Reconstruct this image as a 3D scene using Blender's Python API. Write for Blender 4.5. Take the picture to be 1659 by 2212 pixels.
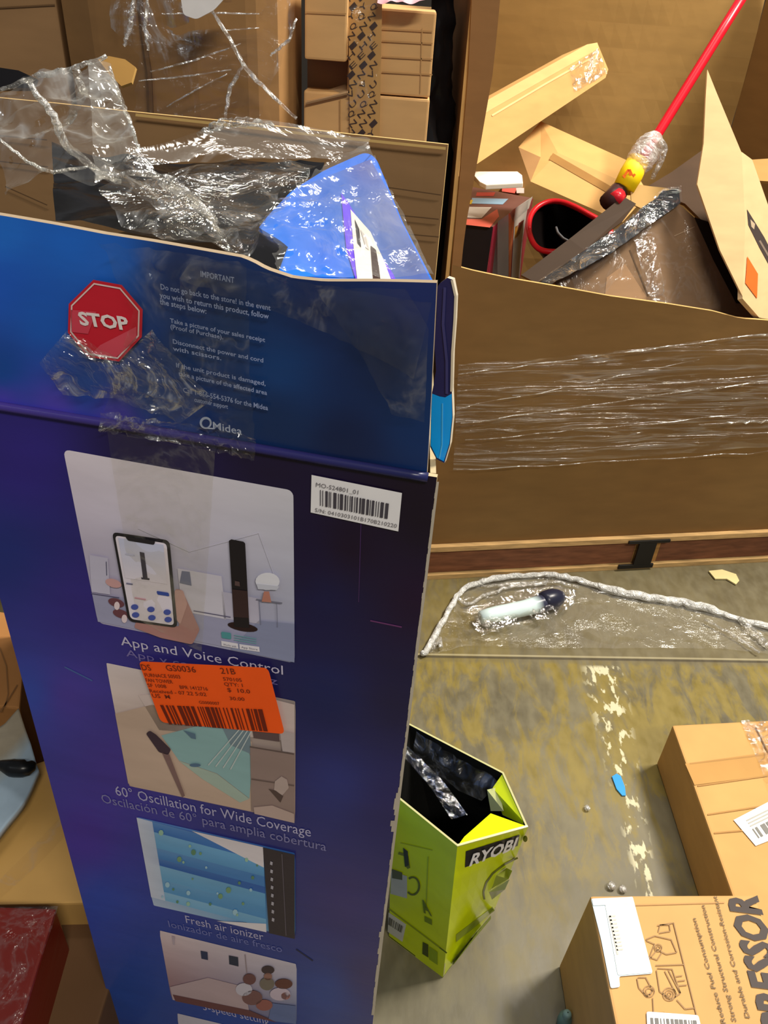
import bpy, bmesh, math, random
from mathutils import Vector, noise
random.seed(7)
S = bpy.context.scene
for o in list(bpy.data.objects): bpy.data.objects.remove(o)
COL = bpy.context.collection

# ------------------------------------------------------------------ camera
FPX, CX, CY = 1661.0, 829.5, 1106.0
TH, RO, HC = math.radians(34.5), math.radians(4.26), 1.4
FW = Vector((0, math.cos(TH), -math.sin(TH)))
_r0, _u0 = Vector((1, 0, 0)), Vector((0, math.sin(TH), math.cos(TH)))
RT = _r0 * math.cos(RO) + _u0 * math.sin(RO)
UP = -_r0 * math.sin(RO) + _u0 * math.cos(RO)
O = Vector((0, 0, HC))
from mathutils import Matrix
cam = bpy.data.cameras.new('camera')
cam.sensor_fit = 'VERTICAL'; cam.sensor_height = 24.0; cam.lens = FPX / 2212 * 24.0
cam.clip_start = 0.02
camo = bpy.data.objects.new('camera', cam); COL.objects.link(camo)
camo.matrix_world = Matrix(((RT.x, UP.x, -FW.x, O.x), (RT.y, UP.y, -FW.y, O.y), (RT.z, UP.z, -FW.z, O.z), (0, 0, 0, 1)))
S.camera = camo
# ------------------------------------------------------------------ view, world, lamps
S.view_settings.view_transform = 'Standard'; S.view_settings.look = 'None'
S.view_settings.gamma = 1.0; S.view_settings.use_curve_mapping = False
S.view_settings.exposure = -0.12
S.cycles.transparent_max_bounces = 24
W = bpy.data.worlds.new('World'); S.world = W; W.use_nodes = True
W.node_tree.nodes['Background'].inputs[0].default_value = (0.95, 0.95, 1.0, 1)
W.node_tree.nodes['Background'].inputs[1].default_value = 0.17
def lamp(name, loc, tgt, sx, sy, power, col=(1, .93, .82)):
    l = bpy.data.lights.new(name, 'AREA'); l.shape = 'RECTANGLE'; l.size = sx; l.size_y = sy
    l.energy = power; l.color = col
    o = bpy.data.objects.new(name, l); COL.objects.link(o); o.location = loc
    o.rotation_euler = (Vector(tgt) - Vector(loc)).to_track_quat('-Z', 'Y').to_euler(); return o
lamp('high_bay_or_fill_lamp', (2.6, 1.9, 4.6), (0.5, 1.3, 0.3), 0.9, 0.9, 370)
lamp('high_bay_or_fill_lamp', (0.3, 2.4, 5.2), (0.2, 1.3, 0.6), 1.6, 0.35, 85)  # unseen overhead strip, added for sparkle on the film and some fill
lamp('high_bay_or_fill_lamp', (1.3, -2.2, 4.4), (0.2, 1.2, 0.6), 2.0, 0.3, 150)  # unseen strip behind the camera, added as fill for the blue box front
lamp('high_bay_or_fill_lamp', (-2.6, -1.2, 3.8), (0, 1.0, 0.8), 1.6, 0.3, 6, (.9, .95, 1))  # unseen cool strip at the left, added as faint fill

# ------------------------------------------------------------------ pixel helpers
def ray(x, y): return FW + RT * ((x - CX) / FPX) - UP * ((y - CY) / FPX)
def onz(x, y, z): d = ray(x, y); return O + d * ((z - HC) / d.z)
def aty(x, y, Y): d = ray(x, y); return O + d * (Y / d.y)
class Plane:
    def __init__(s, p, n):
        s.p = Vector(p); s.n = Vector(n).normalized()
        if s.n.dot(O - s.p) < 0: s.n = -s.n
    @staticmethod
    def three(a, b, c): return Plane(a, (Vector(b) - Vector(a)).cross(Vector(c) - Vector(a)))
    def at(s, x, y, k=0.0):
        d = ray(x, y); return O + d * ((s.p - O).dot(s.n) / d.dot(s.n)) + s.n * k
L = 0.0004
from mathutils.bvhtree import BVHTree
class Surf(Plane):
    """like Plane, for a slightly warped quad panel"""
    def __init__(s, P):
        a, b, c = P[0][0], P[0][-1], P[-1][0]; super().__init__(a, (b - a).cross(c - a))
        v = [p for r in P for p in r]; ni = len(P[0]); f = []
        for j in range(len(P) - 1):
            for i in range(ni - 1): k = j * ni + i; f += [(k, k + 1, k + ni + 1), (k, k + ni + 1, k + ni)]
        s.t = BVHTree.FromPolygons(v, f)
    def at(s, x, y, k=0.0):
        d = ray(x, y); h = s.t.ray_cast(O, d.normalized())
        return (h[0] + s.n * k) if h[0] else Plane.at(s, x, y, k)
# ------------------------------------------------------------------ colour
def lin(c):
    if isinstance(c, str): c = tuple(int(c[i:i + 2], 16) for i in (0, 2, 4))
    r = []
    for v in c[:3]:
        v = max(0, min(255, v)) / 255
        r.append(v / 12.92 if v <= .04045 else ((v + .055) / 1.055) ** 2.4)
    return (r[0], r[1], r[2], 1.0)
def mixc(a, b, t): return tuple(a[i] + (b[i] - a[i]) * t for i in range(3))
def hexc(s): return tuple(int(s[i:i + 2], 16) for i in (0, 2, 4))
def field(ctrl, p=2.5):
    def f(x, y):
        w = 0; c = [0, 0, 0]
        for (a, b, col) in ctrl:
            d = math.hypot(x - a, y - b) + 8
            k = d ** -p; w += k
            for i in range(3): c[i] += k * col[i]
        return tuple(v / w for v in c)
    return f
# ------------------------------------------------------------------ materials
def nodes(name):
    m = bpy.data.materials.new(name); m.use_nodes = True
    nt = m.node_tree; nt.nodes.clear()
    out = nt.nodes.new('ShaderNodeOutputMaterial'); return m, nt, out
def link(nt, a, b): nt.links.new(a, b)
def attr(nt):
    a = nt.nodes.new('ShaderNodeAttribute'); a.attribute_name = 'Col'; return a.outputs['Color']
def noise_n(nt, scale, vec=(1, 1, 1), detail=4, rot=(0, 0, 0), dist=0.0, rough=.5):
    tc = nt.nodes.new('ShaderNodeTexCoord'); mp = nt.nodes.new('ShaderNodeMapping')
    mp.inputs['Scale'].default_value = vec; mp.inputs['Rotation'].default_value = rot
    link(nt, tc.outputs['Object'], mp.inputs['Vector'])
    n = nt.nodes.new('ShaderNodeTexNoise'); n.inputs['Scale'].default_value = scale
    n.inputs['Detail'].default_value = detail; n.inputs['Distortion'].default_value = dist
    n.inputs['Roughness'].default_value = rough
    link(nt, mp.outputs[0], n.inputs['Vector']); return n.outputs['Fac']
def ramp(nt, fac, a, b, va=0.0, vb=1.0):
    r = nt.nodes.new('ShaderNodeMapRange'); r.clamp = True
    link(nt, fac, r.inputs['Value'])
    for k, v in (('From Min', a), ('From Max', b), ('To Min', va), ('To Max', vb)): r.inputs[k].default_value = v
    return r.outputs['Result']
def math_n(nt, op, a, b=None, clamp=False):
    m = nt.nodes.new('ShaderNodeMath'); m.operation = op; m.use_clamp = clamp
    for i, v in enumerate((a, b)):
        if v is None: continue
        if isinstance(v, (int, float)): m.inputs[i].default_value = v
        else: link(nt, v, m.inputs[i])
    return m.outputs[0]
def mix_col(nt, fac, a, b, mode='MIX'):
    m = nt.nodes.new('ShaderNodeMix'); m.data_type = 'RGBA'; m.blend_type = mode
    if isinstance(fac, (int, float)): m.inputs[0].default_value = fac
    else: link(nt, fac, m.inputs[0])
    for i, v in ((6, a), (7, b)):
        if isinstance(v, tuple): m.inputs[i].default_value = v
        else: link(nt, v, m.inputs[i])
    return m.outputs[2]
def bump(nt, h, strength, dist=.002):
    b = nt.nodes.new('ShaderNodeBump'); b.inputs['Strength'].default_value = strength
    b.inputs['Distance'].default_value = dist; link(nt, h, b.inputs['Height']); return b.outputs[0]
def col_mat(name, rough=.6, mottle=.12, nscale=25, nvec=(1, 1, 1), bmp=.2, bdist=.0015, coat=0.0, metal=0.0, spec=.3):
    m, nt, out = nodes(name)
    p = nt.nodes.new('ShaderNodeBsdfPrincipled'); link(nt, p.outputs[0], out.inputs[0])
    n = noise_n(nt, nscale, nvec)
    g = ramp(nt, n, .3, .7, 1 - mottle, 1 + mottle)
    cc = nt.nodes.new('ShaderNodeCombineColor')
    for i in range(3): link(nt, g, cc.inputs[i])
    link(nt, mix_col(nt, 1.0, attr(nt), cc.outputs[0], 'MULTIPLY'), p.inputs['Base Color'])
    p.inputs['Roughness'].default_value = rough; p.inputs['Metallic'].default_value = metal
    p.inputs['Specular IOR Level'].default_value = spec
    p.inputs['Coat Weight'].default_value = coat; p.inputs['Coat Roughness'].default_value = .12
    if bmp: link(nt, bump(nt, n, bmp, bdist), p.inputs['Normal'])
    return m
M_KRAFT = col_mat('kraft_cardboard', .75, .07, 9, (1, 1, 3.5), .25, spec=.25)
M_KRAFT_GLOSS = col_mat('taped_cardboard', .35, .08, 8, (1, 1, 1), .3)
M_PRINT = col_mat('printed_box_board', .34, .07, 7, (1, 1, 3), .35, .003, coat=.15)
M_PAPER = col_mat('label_paper', .6, .03, 30)
M_PLASTIC = col_mat('moulded_plastic', .3, .04, 20, bmp=.05)
M_BLACKBAG = col_mat('black_plastic_film', .22, .2, 9, (1, 1, .6), .6, .010, spec=.2)
M_WOOD = col_mat('rough_pallet_wood', .8, .3, 9, (1, 6, 9), .5)
M_METAL = col_mat('dark_metal', .45, .1, 20, metal=.3)
M_FABRIC = col_mat('padded_mailer', .45, .08, 30, bmp=.5)
def film_mat(name, base=.06, streak=.5, scale=14, vec=(1, 1, 1), rot=(0, 0, 0), rough=.16, white=.35, lo=.55, hi=.72, bs=1.0, bd=.02, tint=(.97, .96, .93, 1)):
    m, nt, out = nodes(name)
    n = noise_n(nt, scale, vec, 5, rot, 1.2, .6)
    # ridges: the crinkles of the film
    r = math_n(nt, 'SUBTRACT', 1.0, math_n(nt, 'ABSOLUTE', math_n(nt, 'MULTIPLY', math_n(nt, 'SUBTRACT', n, .5), 7.0)), True)
    fac = math_n(nt, 'ADD', math_n(nt, 'MULTIPLY', math_n(nt, 'POWER', ramp(nt, r, lo, 1.0), 2.0), streak), base, True)
    lw = nt.nodes.new('ShaderNodeLayerWeight'); lw.inputs[0].default_value = .25
    fac = math_n(nt, 'ADD', fac, math_n(nt, 'MULTIPLY', lw.outputs['Fresnel'], .12), True)
    nb = bump(nt, n, bs, bd)
    t = nt.nodes.new('ShaderNodeBsdfTransparent'); t.inputs[0].default_value = tint
    g = nt.nodes.new('ShaderNodeBsdfAnisotropic'); g.inputs['Color'].default_value = (1, 1, 1, 1); g.inputs['Roughness'].default_value = rough
    d = nt.nodes.new('ShaderNodeBsdfDiffuse'); d.inputs[0].default_value = (.8, .8, .76, 1)
    link(nt, nb, g.inputs['Normal']); link(nt, nb, d.inputs['Normal'])
    m1 = nt.nodes.new('ShaderNodeMixShader'); m1.inputs[0].default_value = white
    link(nt, g.outputs[0], m1.inputs[1]); link(nt, d.outputs[0], m1.inputs[2])
    m2 = nt.nodes.new('ShaderNodeMixShader'); link(nt, fac, m2.inputs[0])
    link(nt, t.outputs[0], m2.inputs[1]); link(nt, m1.outputs[0], m2.inputs[2])
    link(nt, m2.outputs[0], out.inputs[0]); return m
M_FILM = film_mat('clear_crinkled_film', .035, .40, 7, (1, 1, .35), white=.3, lo=.55, rough=.1, bs=.6, bd=.02)
M_TAPE = film_mat('clear_packing_tape', .02, .10, 9, (1, 1, 1), rough=.14, white=.35, bs=.8, bd=.012, lo=.6)
M_TAPE2 = film_mat('crumpled_clear_tape', .05, .5, 18, (1, 1, 1), rough=.09, white=.15, lo=.55, bs=.9, bd=.02)
M_STRETCH = film_mat('stretch_wrap_film', .02, .26, 5, (.25, .25, 6), (0, math.radians(6), 0), rough=.2, white=.5, lo=.6)
M_ROPE = film_mat('bunched_film', .10, .7, 30, (1, 1, 1), rough=.15, white=.4, lo=.3)
M_BAG = film_mat('clear_bag_film', .012, .5, 9, (1, 1, 1), rough=.07, white=.1, lo=.6, bs=1.0, bd=.03)

# ------------------------------------------------------------------ mesh builder
_font = {}
def text_geo(s, weight=0.0):
    k = (s, weight)
    if k not in _font:
        c = bpy.data.curves.new('t', 'FONT'); c.body = s; c.resolution_u = 2; c.offset = weight
        o = bpy.data.objects.new('t', c); COL.objects.link(o)
        bpy.context.view_layer.update()
        me = bpy.data.meshes.new_from_object(o.evaluated_get(bpy.context.evaluated_depsgraph_get()))
        vs = [(v.co.x, v.co.y) for v in me.vertices]; fs = [tuple(p.vertices) for p in me.polygons]
        bpy.data.objects.remove(o); bpy.data.curves.remove(c); bpy.data.meshes.remove(me)
        if not vs: vs = [(0, 0), (1, 1)]
        x0 = min(v[0] for v in vs); x1 = max(v[0] for v in vs)
        _font[k] = ([(v[0] - x0, v[1]) for v in vs], fs, x1 - x0)
    return _font[k]
class MB:
    def __init__(s): s.v = []; s.f = []; s.c = []; s.m = []
    def face(s, pts, col, mi=0):
        i = len(s.v); s.v += [Vector(p) for p in pts]; s.f.append(tuple(range(i, i + len(pts))))
        c = lin(col); s.c.append([c] * len(pts)); s.m.append(mi); return s
    def px(s, pl, pts, col, layer=1):
        if isinstance(pl, Surf) and len(pts) == 4: return s.grad(pl, pts, [col] * 4, layer, 8)
        return s.face([pl.at(x, y, L * layer) for x, y in pts], col)
    def grad(s, pl, q, cols, layer=1, n=8):
        def b(a, u, v): return tuple((a[0][i] * (1 - u) + a[1][i] * u) * (1 - v) + (a[3][i] * (1 - u) + a[2][i] * u) * v for i in range(len(a[0])))
        i0 = len(s.v)
        for j in range(n + 1):
            for i in range(n + 1):
                x, y = b(q, i / n, j / n); s.v.append(pl.at(x, y, L * layer))
        for j in range(n):
            for i in range(n):
                a = i0 + j * (n + 1) + i
                s.f.append((a, a + 1, a + n + 2, a + n + 1)); s.m.append(0)
                s.c.append([lin(b(cols, (i + di) / n, (j + dj) / n)) for di, dj in ((0, 0), (1, 0), (1, 1), (0, 1))])
        return s
    def line(s, pl, pts, w, col, layer=1):
        for a, b in zip(pts, pts[1:]):
            dx, dy = b[0] - a[0], b[1] - a[1]; l = math.hypot(dx, dy) or 1; nx, ny = -dy / l * w / 2, dx / l * w / 2
            s.px(pl, [(a[0] + nx, a[1] + ny), (b[0] + nx, b[1] + ny), (b[0] - nx, b[1] - ny), (a[0] - nx, a[1] - ny)], col, layer)
        return s
    def ell(s, pl, cx, cy, rx, ry, col, layer=1, n=18, rot=0):
        c, t = math.cos(rot), math.sin(rot)
        return s.px(pl, [(cx + rx * math.cos(a) * c - ry * math.sin(a) * t, cy + rx * math.cos(a) * t + ry * math.sin(a) * c) for a in [6.2832 * k / n for k in range(n)]], col, layer)
    def text(s, pl, a, b, txt, col, h=None, layer=1, weight=0.0, up=None):
        """txt from pixel a to pixel b along the surface; h = letter height in pixels"""
        vs, fs, w = text_geo(txt, weight)
        A, B = pl.at(a[0], a[1], L * layer), pl.at(b[0], b[1], L * layer)
        e = B - A; sc = e.length / max(w, 1e-5); e.normalize(); f = pl.n.cross(e).normalized()
        if f.dot(UP) < 0 and up is None: f = -f
        if up is not None:
            g = pl.at(up[0], up[1]) - pl.at(a[0], a[1]); f = f if f.dot(g) > 0 else -f
        sy = sc
        if h:
            dx, dy = b[0] - a[0], b[1] - a[1]; l = math.hypot(dx, dy)
            if up is not None:
                q = up; d = math.hypot(q[0] - a[0], q[1] - a[1]); q = (a[0] + (q[0] - a[0]) * h / d, a[1] + (q[1] - a[1]) * h / d)
            else: q = (a[0] + dy / l * h, a[1] - dx / l * h)
            sy = (pl.at(*q) - pl.at(*a)).length / .7
        nv_ = [A + e * (x * sc) + f * (y * sy) for x, y in vs]
        if isinstance(pl, Surf):
            for k_, p_ in enumerate(nv_):
                h_ = pl.t.ray_cast(O, (p_ - O).normalized())
                if h_[0]: nv_[k_] = h_[0] + pl.n * (L * layer * 1.6)
        i0 = len(s.v); s.v += nv_
        c = lin(col)
        for q in fs: s.f.append(tuple(i0 + k for k in q)); s.c.append([c] * len(q)); s.m.append(0)
        return s
    def barcode(s, pl, q, col, seed=1, n=40, layer=2):
        rd = random.Random(seed); t = 0
        def L2(a, b, u): return (a[0] + (b[0] - a[0]) * u, a[1] + (b[1] - a[1]) * u)
        tot = []; 
        while t < 1:
            w = rd.choice((.5, .5, 1, 1.5, 2)) / n; g = rd.choice((.5, .7, 1, 1.4)) / n
            u1 = min(1, t + w); s.px(pl, [L2(q[0], q[1], t), L2(q[0], q[1], u1), L2(q[3], q[2], u1), L2(q[3], q[2], t)], col, layer)
            t += w + g
        return s
    def grid(s, P, C, mi=0):
        """P[j][i] points, C[j][i] colours"""
        i0 = len(s.v); nj, ni = len(P), len(P[0])
        for r in P: s.v += [Vector(p) for p in r]
        for j in range(nj - 1):
            for i in range(ni - 1):
                a = i0 + j * ni + i; s.f.append((a, a + 1, a + ni + 1, a + ni)); s.m.append(mi)
                s.c.append([lin(C[j][i]), lin(C[j][i + 1]), lin(C[j + 1][i + 1]), lin(C[j + 1][i])])
        return s
    def sheet(s, P, C, thick, n, rim, back):
        """grid with thickness: front P, back offset along -n, cream rim"""
        n = Vector(n).normalized() * -thick
        Q = [[Vector(p) + n for p in r] for r in P]
        s.grid(P, C); s.grid([r[::-1] for r in Q], [[back] * len(P[0])] * len(P))
        def strip(a, b):
            for k in range(len(a) - 1): s.face([a[k], b[k], b[k + 1], a[k + 1]], rim)
        strip(P[0], Q[0]); strip(P[-1][::-1], Q[-1][::-1])
        strip([r[0] for r in P][::-1], [r[0] for r in Q][::-1]); strip([r[-1] for r in P], [r[-1] for r in Q])
        return s
    def slab(s, pts, thick, n, col, rim=None, back=None):
        n = Vector(n).normalized() * -thick; q = [Vector(p) + n for p in pts]
        s.face(pts, col); s.face(q[::-1], back or col)
        for k in range(len(pts)): 
            l = (k + 1) % len(pts); s.face([pts[k], q[k], q[l], pts[l]], rim or col)
        return s
    def hexa(s, t, b, ct, cs=None, cb=None):
        """t, b: four top and four bottom points in the same order"""
        cs = cs or ct
        if not isinstance(cs, list): cs = [cs] * 4
        s.face(t, ct); s.face(b[::-1], cb or cs[0])
        for k in range(4): l = (k + 1) % 4; s.face([t[k], b[k], b[l], t[l]], cs[k])
        return s
    def box(s, c, ex, ey, ez, col):
        c, ex, ey, ez = map(Vector, (c, ex, ey, ez))
        t = [c - ex - ey + ez, c + ex - ey + ez, c + ex + ey + ez, c - ex + ey + ez]
        b = [p - ez * 2 for p in t]; return s.hexa(t, b, col)
    def tube(s, pts, r, col, n=10, caps=True):
        pts = [Vector(p) for p in pts]; rr = r if isinstance(r, (list, tuple)) else [r] * len(pts)
        cc = col if isinstance(col, list) else [col] * len(pts)
        rings = []; ref = Vector((.3, .5, .8))
        for k, p in enumerate(pts):
            d = (pts[min(k + 1, len(pts) - 1)] - pts[max(k - 1, 0)]).normalized()
            a = d.cross(ref).normalized(); b = d.cross(a)
            rings.append([p + (a * math.cos(t) + b * math.sin(t)) * rr[k] for t in [6.28319 * i / n for i in range(n)]])
        i0 = len(s.v)
        for r_ in rings: s.v += r_
        for k in range(len(rings) - 1):
            for i in range(n):
                j = (i + 1) % n; s.f.append((i0 + k * n + i, i0 + k * n + j, i0 + (k + 1) * n + j, i0 + (k + 1) * n + i)); s.m.append(0)
                s.c.append([lin(cc[k]), lin(cc[k]), lin(cc[k + 1]), lin(cc[k + 1])])
        if caps: s.face(rings[0][::-1], cc[0]); s.face(rings[-1], cc[-1])
        return s
    def build(s, name, mats, parent=None, smooth=False, bevel=0):
        org = parent['_org'] if parent is not None else None
        if org is None:
            xs = [v.x for v in s.v]; ys = [v.y for v in s.v]
            o0 = Vector(((min(xs) + max(xs)) / 2, (min(ys) + max(ys)) / 2, min(v.z for v in s.v)))
        else: o0 = Vector(org)
        me = bpy.data.meshes.new(name)
        me.from_pydata([v - o0 for v in s.v], [], s.f); me.validate()
        at = me.color_attributes.new('Col', 'FLOAT_COLOR', 'CORNER')
        flat = [c for f in s.c for c in f]
        if len(flat) == len(at.data):
            for d, c in zip(at.data, flat): d.color = c
        mats = mats if isinstance(mats, (list, tuple)) else [mats]
        for m in mats: me.materials.append(m)
        for p, mi in zip(me.polygons, s.m): p.material_index = mi; p.use_smooth = smooth
        o = bpy.data.objects.new(name, me); COL.objects.link(o)
        if parent is not None: o.parent = parent
        else: o.location = o0
        o['_org'] = tuple(o0)
        if smooth or bevel:
            bm = bmesh.new(); bm.from_mesh(me); bmesh.ops.remove_doubles(bm, verts=bm.verts, dist=1e-5)
            if bevel: bmesh.ops.bevel(bm, geom=[e for e in bm.edges if len(e.link_faces) == 2 and e.calc_face_angle(0) > .6], offset=bevel, segments=2, affect='EDGES', profile=.6)
            bm.to_mesh(me); bm.free()
        return o
def tag(o, label, cat, group=None, kind=None):
    o['label'] = label; o['category'] = cat
    if group: o['group'] = group
    if kind: o['kind'] = kind
    return o
def thing(name, loc, label, cat, group=None):
    o = bpy.data.objects.new(name, None); COL.objects.link(o); o.location = loc; o['_org'] = tuple(loc)
    o.empty_display_size = .05
    return tag(o, label, cat, group)
def part(o, label): o['label'] = label; return o
def resample(pl, n):
    pl = [Vector(p) for p in pl]
    d = [0]
    for a, b in zip(pl, pl[1:]): d.append(d[-1] + (b - a).length)
    out = []
    for k in range(n):
        t = d[-1] * k / (n - 1); i = 0
        while i < len(d) - 2 and d[i + 1] < t: i += 1
        u = (t - d[i]) / max(d[i + 1] - d[i], 1e-9); out.append(pl[i].lerp(pl[i + 1], min(max(u, 0), 1)))
    return out
def loft(A, B, nu, nv):
    A, B = resample(A, nu), resample(B, nu)
    return [[A[i].lerp(B[i], j / (nv - 1)) for i in range(nu)] for j in range(nv)]
def wrinkle(P, amp, freq, seed=0, stretch=(1, 1, 1)):
    """crinkle a film: sharp folds from ridged noise"""
    nj, ni = len(P), len(P[0]); out = []
    for j in range(nj):
        row = []
        for i in range(ni):
            a = P[min(j + 1, nj - 1)][i] - P[max(j - 1, 0)][i]; b = P[j][min(i + 1, ni - 1)] - P[j][max(i - 1, 0)]
            n = a.cross(b); n = n.normalized() if n.length > 1e-9 else Vector((0, -1, 0))
            q = Vector([P[j][i][k] * freq * stretch[k] + seed * 3.7 for k in range(3)])
            h = 1 - 2 * abs(noise.noise(q)) + .5 * (1 - 2 * abs(noise.noise(q * 2.1 + Vector((5, 1, 2)))))
            row.append(P[j][i] + n * (amp * (h - .8)))
        out.append(row)
    return out
WHT = (235, 235, 230)
def film(name, A, B, mat, parent, nu=40, nv=24, amp=.006, freq=22, seed=1, stretch=(1, 1, 1)):
    P = wrinkle(loft(A, B, nu, nv), amp, freq, seed, stretch)
    m = MB().grid(P, [[WHT] * nu] * nv); return m.build(name, mat, parent, smooth=True)
def pxl(pts, Y): return [aty(p[0], p[1], p[2] if len(p) > 2 else Y) for p in pts]
def roundpoly(pts, r):
    out = []; n = len(pts)
    for k in range(n):
        p, a, b = Vector(pts[k]), Vector(pts[k - 1]), Vector(pts[(k + 1) % n])
        u = (a - p).normalized() * r; v = (b - p).normalized() * r
        for t in (0, .25, .5, .75, 1): q = (p + u).lerp(p, t).lerp(p.lerp(p + v, t), t); out.append((q.x, q.y))
    return out
def lerp2(a, b, t): return (a[0] + (b[0] - a[0]) * t, a[1] + (b[1] - a[1]) * t)

# ================================================================== SETTING
def floor_mat():
    m, nt, out = nodes('worn_painted_concrete')
    p = nt.nodes.new('ShaderNodeBsdfPrincipled'); link(nt, p.outputs[0], out.inputs[0])
    tc = nt.nodes.new('ShaderNodeTexCoord'); sp = nt.nodes.new('ShaderNodeSeparateXYZ'); link(nt, tc.outputs['Object'], sp.inputs[0])
    x, y = sp.outputs[0], sp.outputs[1]
    n1 = noise_n(nt, 3.0, (1, 1, 1), 6, dist=.5); n2 = noise_n(nt, 40, (1, .5, 1), 4)
    base = mix_col(nt, ramp(nt, n1, .35, .65), lin('514a35'), lin('6b6349'))
    base = mix_col(nt, ramp(nt, n2, .4, .8, 0, .45), base, lin('7f7758'))
    # yellow paint left in streaks, none beyond the joint
    ny = noise_n(nt, 9, (2.4, .75, 1), 7, (0, 0, math.radians(-14)), .8, .68)
    nb = noise_n(nt, 1.9, (1, 1, 1), 2)
    th = math_n(nt, 'ADD', ny, math_n(nt, 'MULTIPLY', nb, .55))
    def jdist():  # signed distance past the joint
        a, b = onz(910, 1418, 0), onz(1659, 1430, 0); d = (b - a).normalized()
        return math_n(nt, 'ADD', math_n(nt, 'ADD', math_n(nt, 'MULTIPLY', x, -d.y), math_n(nt, 'MULTIPLY', y, d.x)), a.x * d.y - a.y * d.x)
    jd = jdist()
    far = ramp(nt, jd, -.02, .0)
    ym = ramp(nt, th, .70, .84, 0, .8)
    farfade = math_n(nt, 'MAXIMUM', math_n(nt, 'SUBTRACT', 1.0, far), ramp(nt, x, .25, .55, .75, 0.12))
    nearfade = ramp(nt, y, .62, .95)
    ym = math_n(nt, 'MULTIPLY', math_n(nt, 'MULTIPLY', ym, farfade), nearfade)
    base = mix_col(nt, ym, base, mix_col(nt, n2, lin('6b5c1a'), lin('8d7a2a')))
    base = mix_col(nt, math_n(nt, 'MULTIPLY', far, .35), base, lin('5e543a'))
    # flaked white line
    a, b = onz(1300, 1440, 0), onz(1400, 1930, 0); d = (b - a).normalized()
    ld = math_n(nt, 'ABSOLUTE', math_n(nt, 'ADD', math_n(nt, 'ADD', math_n(nt, 'MULTIPLY', x, -d.y), math_n(nt, 'MULTIPLY', y, d.x)), a.x * d.y - a.y * d.x))
    wid = ramp(nt, y, .8, 1.35, .016, .045)
    inside = ramp(nt, math_n(nt, 'DIVIDE', ld, wid), .6, 1.3, 1, 0)
    inside = math_n(nt, 'MULTIPLY', inside, math_n(nt, 'MULTIPLY', math_n(nt, 'SUBTRACT', 1.0, ramp(nt, jd, -.03, -.02)), ramp(nt, y, .78, .82)))
    fl = noise_n(nt, 34, (1.6, .7, 1), 4)
    fl = math_n(nt, 'MULTIPLY', ramp(nt, math_n(nt, 'ADD', fl, math_n(nt, 'MULTIPLY', noise_n(nt, 5), .35)), .72, .76), inside)
    base = mix_col(nt, fl, base, lin('c2bc9a'))
    # the joint itself
    jm = ramp(nt, math_n(nt, 'ABSOLUTE', jd), .0025, .005, 1, 0)
    base = mix_col(nt, math_n(nt, 'MULTIPLY', jm, .8), base, lin('3a3220'))
    jl = ramp(nt, math_n(nt, 'ABSOLUTE', math_n(nt, 'SUBTRACT', jd, .008)), .002, .004, 1, 0)
    base = mix_col(nt, math_n(nt, 'MULTIPLY', jl, .5), base, lin('b0a684'))
    link(nt, base, p.inputs['Base Color'])
    link(nt, ramp(nt, n2, .3, .7, .38, .6), p.inputs['Roughness'])
    link(nt, bump(nt, n2, .12, .003), p.inputs['Normal']); return m
f = MB().slab([(-5, -3, 0), (5, -3, 0), (5, 6, 0), (-5, 6, 0)], .1, (0, 0, 1), (120, 110, 80))
fo = f.build('floor', floor_mat()); fo['kind'] = 'structure'
for v in fo.data.vertices: v.co += fo.location
fo.location = (0, 0, 0)
wb = MB().slab([(-5, 5.9, 0), (5, 5.9, 0), (5, 5.9, 2.6), (-5, 5.9, 2.6)], .1, (0, -1, 0), (48, 44, 40)).build('wall_back', col_mat('painted_block_wall', .8, .1, 4)); wb['kind'] = 'structure'

# ================================================================== BIG BLUE FAN BOX
YAW = math.radians(8.7)
EX = Vector((math.cos(YAW), -math.sin(YAW), 0)); NF = Vector((-math.sin(YAW), -math.cos(YAW), 0)); DEP = -NF
C0 = O + ray(945, 1028) * .52
FP = Plane(C0, NF)
DW = Vector((0.0, .44, 0))        # from the front panel to the back panel
fan = thing('fan_box', (FP.at(500, 1500).x, .68, 0), 'tall open blue carton printed with tower fan photos, biggest box standing in front', 'box')
EDGE = (196, 178, 140); INNER = (120, 92, 60)
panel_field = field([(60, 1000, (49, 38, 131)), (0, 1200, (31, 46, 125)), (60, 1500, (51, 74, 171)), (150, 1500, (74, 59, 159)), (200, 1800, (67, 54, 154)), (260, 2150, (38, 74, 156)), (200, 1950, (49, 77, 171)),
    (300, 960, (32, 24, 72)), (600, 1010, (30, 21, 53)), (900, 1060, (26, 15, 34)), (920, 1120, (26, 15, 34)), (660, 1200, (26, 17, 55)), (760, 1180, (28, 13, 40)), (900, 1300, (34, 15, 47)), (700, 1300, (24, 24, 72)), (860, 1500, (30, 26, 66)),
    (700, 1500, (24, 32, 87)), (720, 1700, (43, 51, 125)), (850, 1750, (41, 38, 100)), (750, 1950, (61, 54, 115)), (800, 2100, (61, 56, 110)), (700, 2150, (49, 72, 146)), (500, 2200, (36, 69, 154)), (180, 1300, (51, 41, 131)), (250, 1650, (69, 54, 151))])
TL, TR = (-112, 858), (944, 1031)
def edgeL(y): return (37 + .306 * (y - 1523), y)
def edgeR(y): return (885 - .122 * (y - 1560), y)
m = MB()
zt_l, zt_r = FP.at(*TL), FP.at(*TR)
xl = [FP.at(*edgeL(2212)), FP.at(*TL)]
BL = FP.at(*edgeL(2212)); BL = Vector((BL.x, BL.y, 0)); BR = FP.at(*edgeR(2212)); BR = Vector((BR.x, BR.y, 0))
TL3 = FP.at(-118, 857); TR3 = FP.at(*TR)
nu, nv = 60, 60
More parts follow.
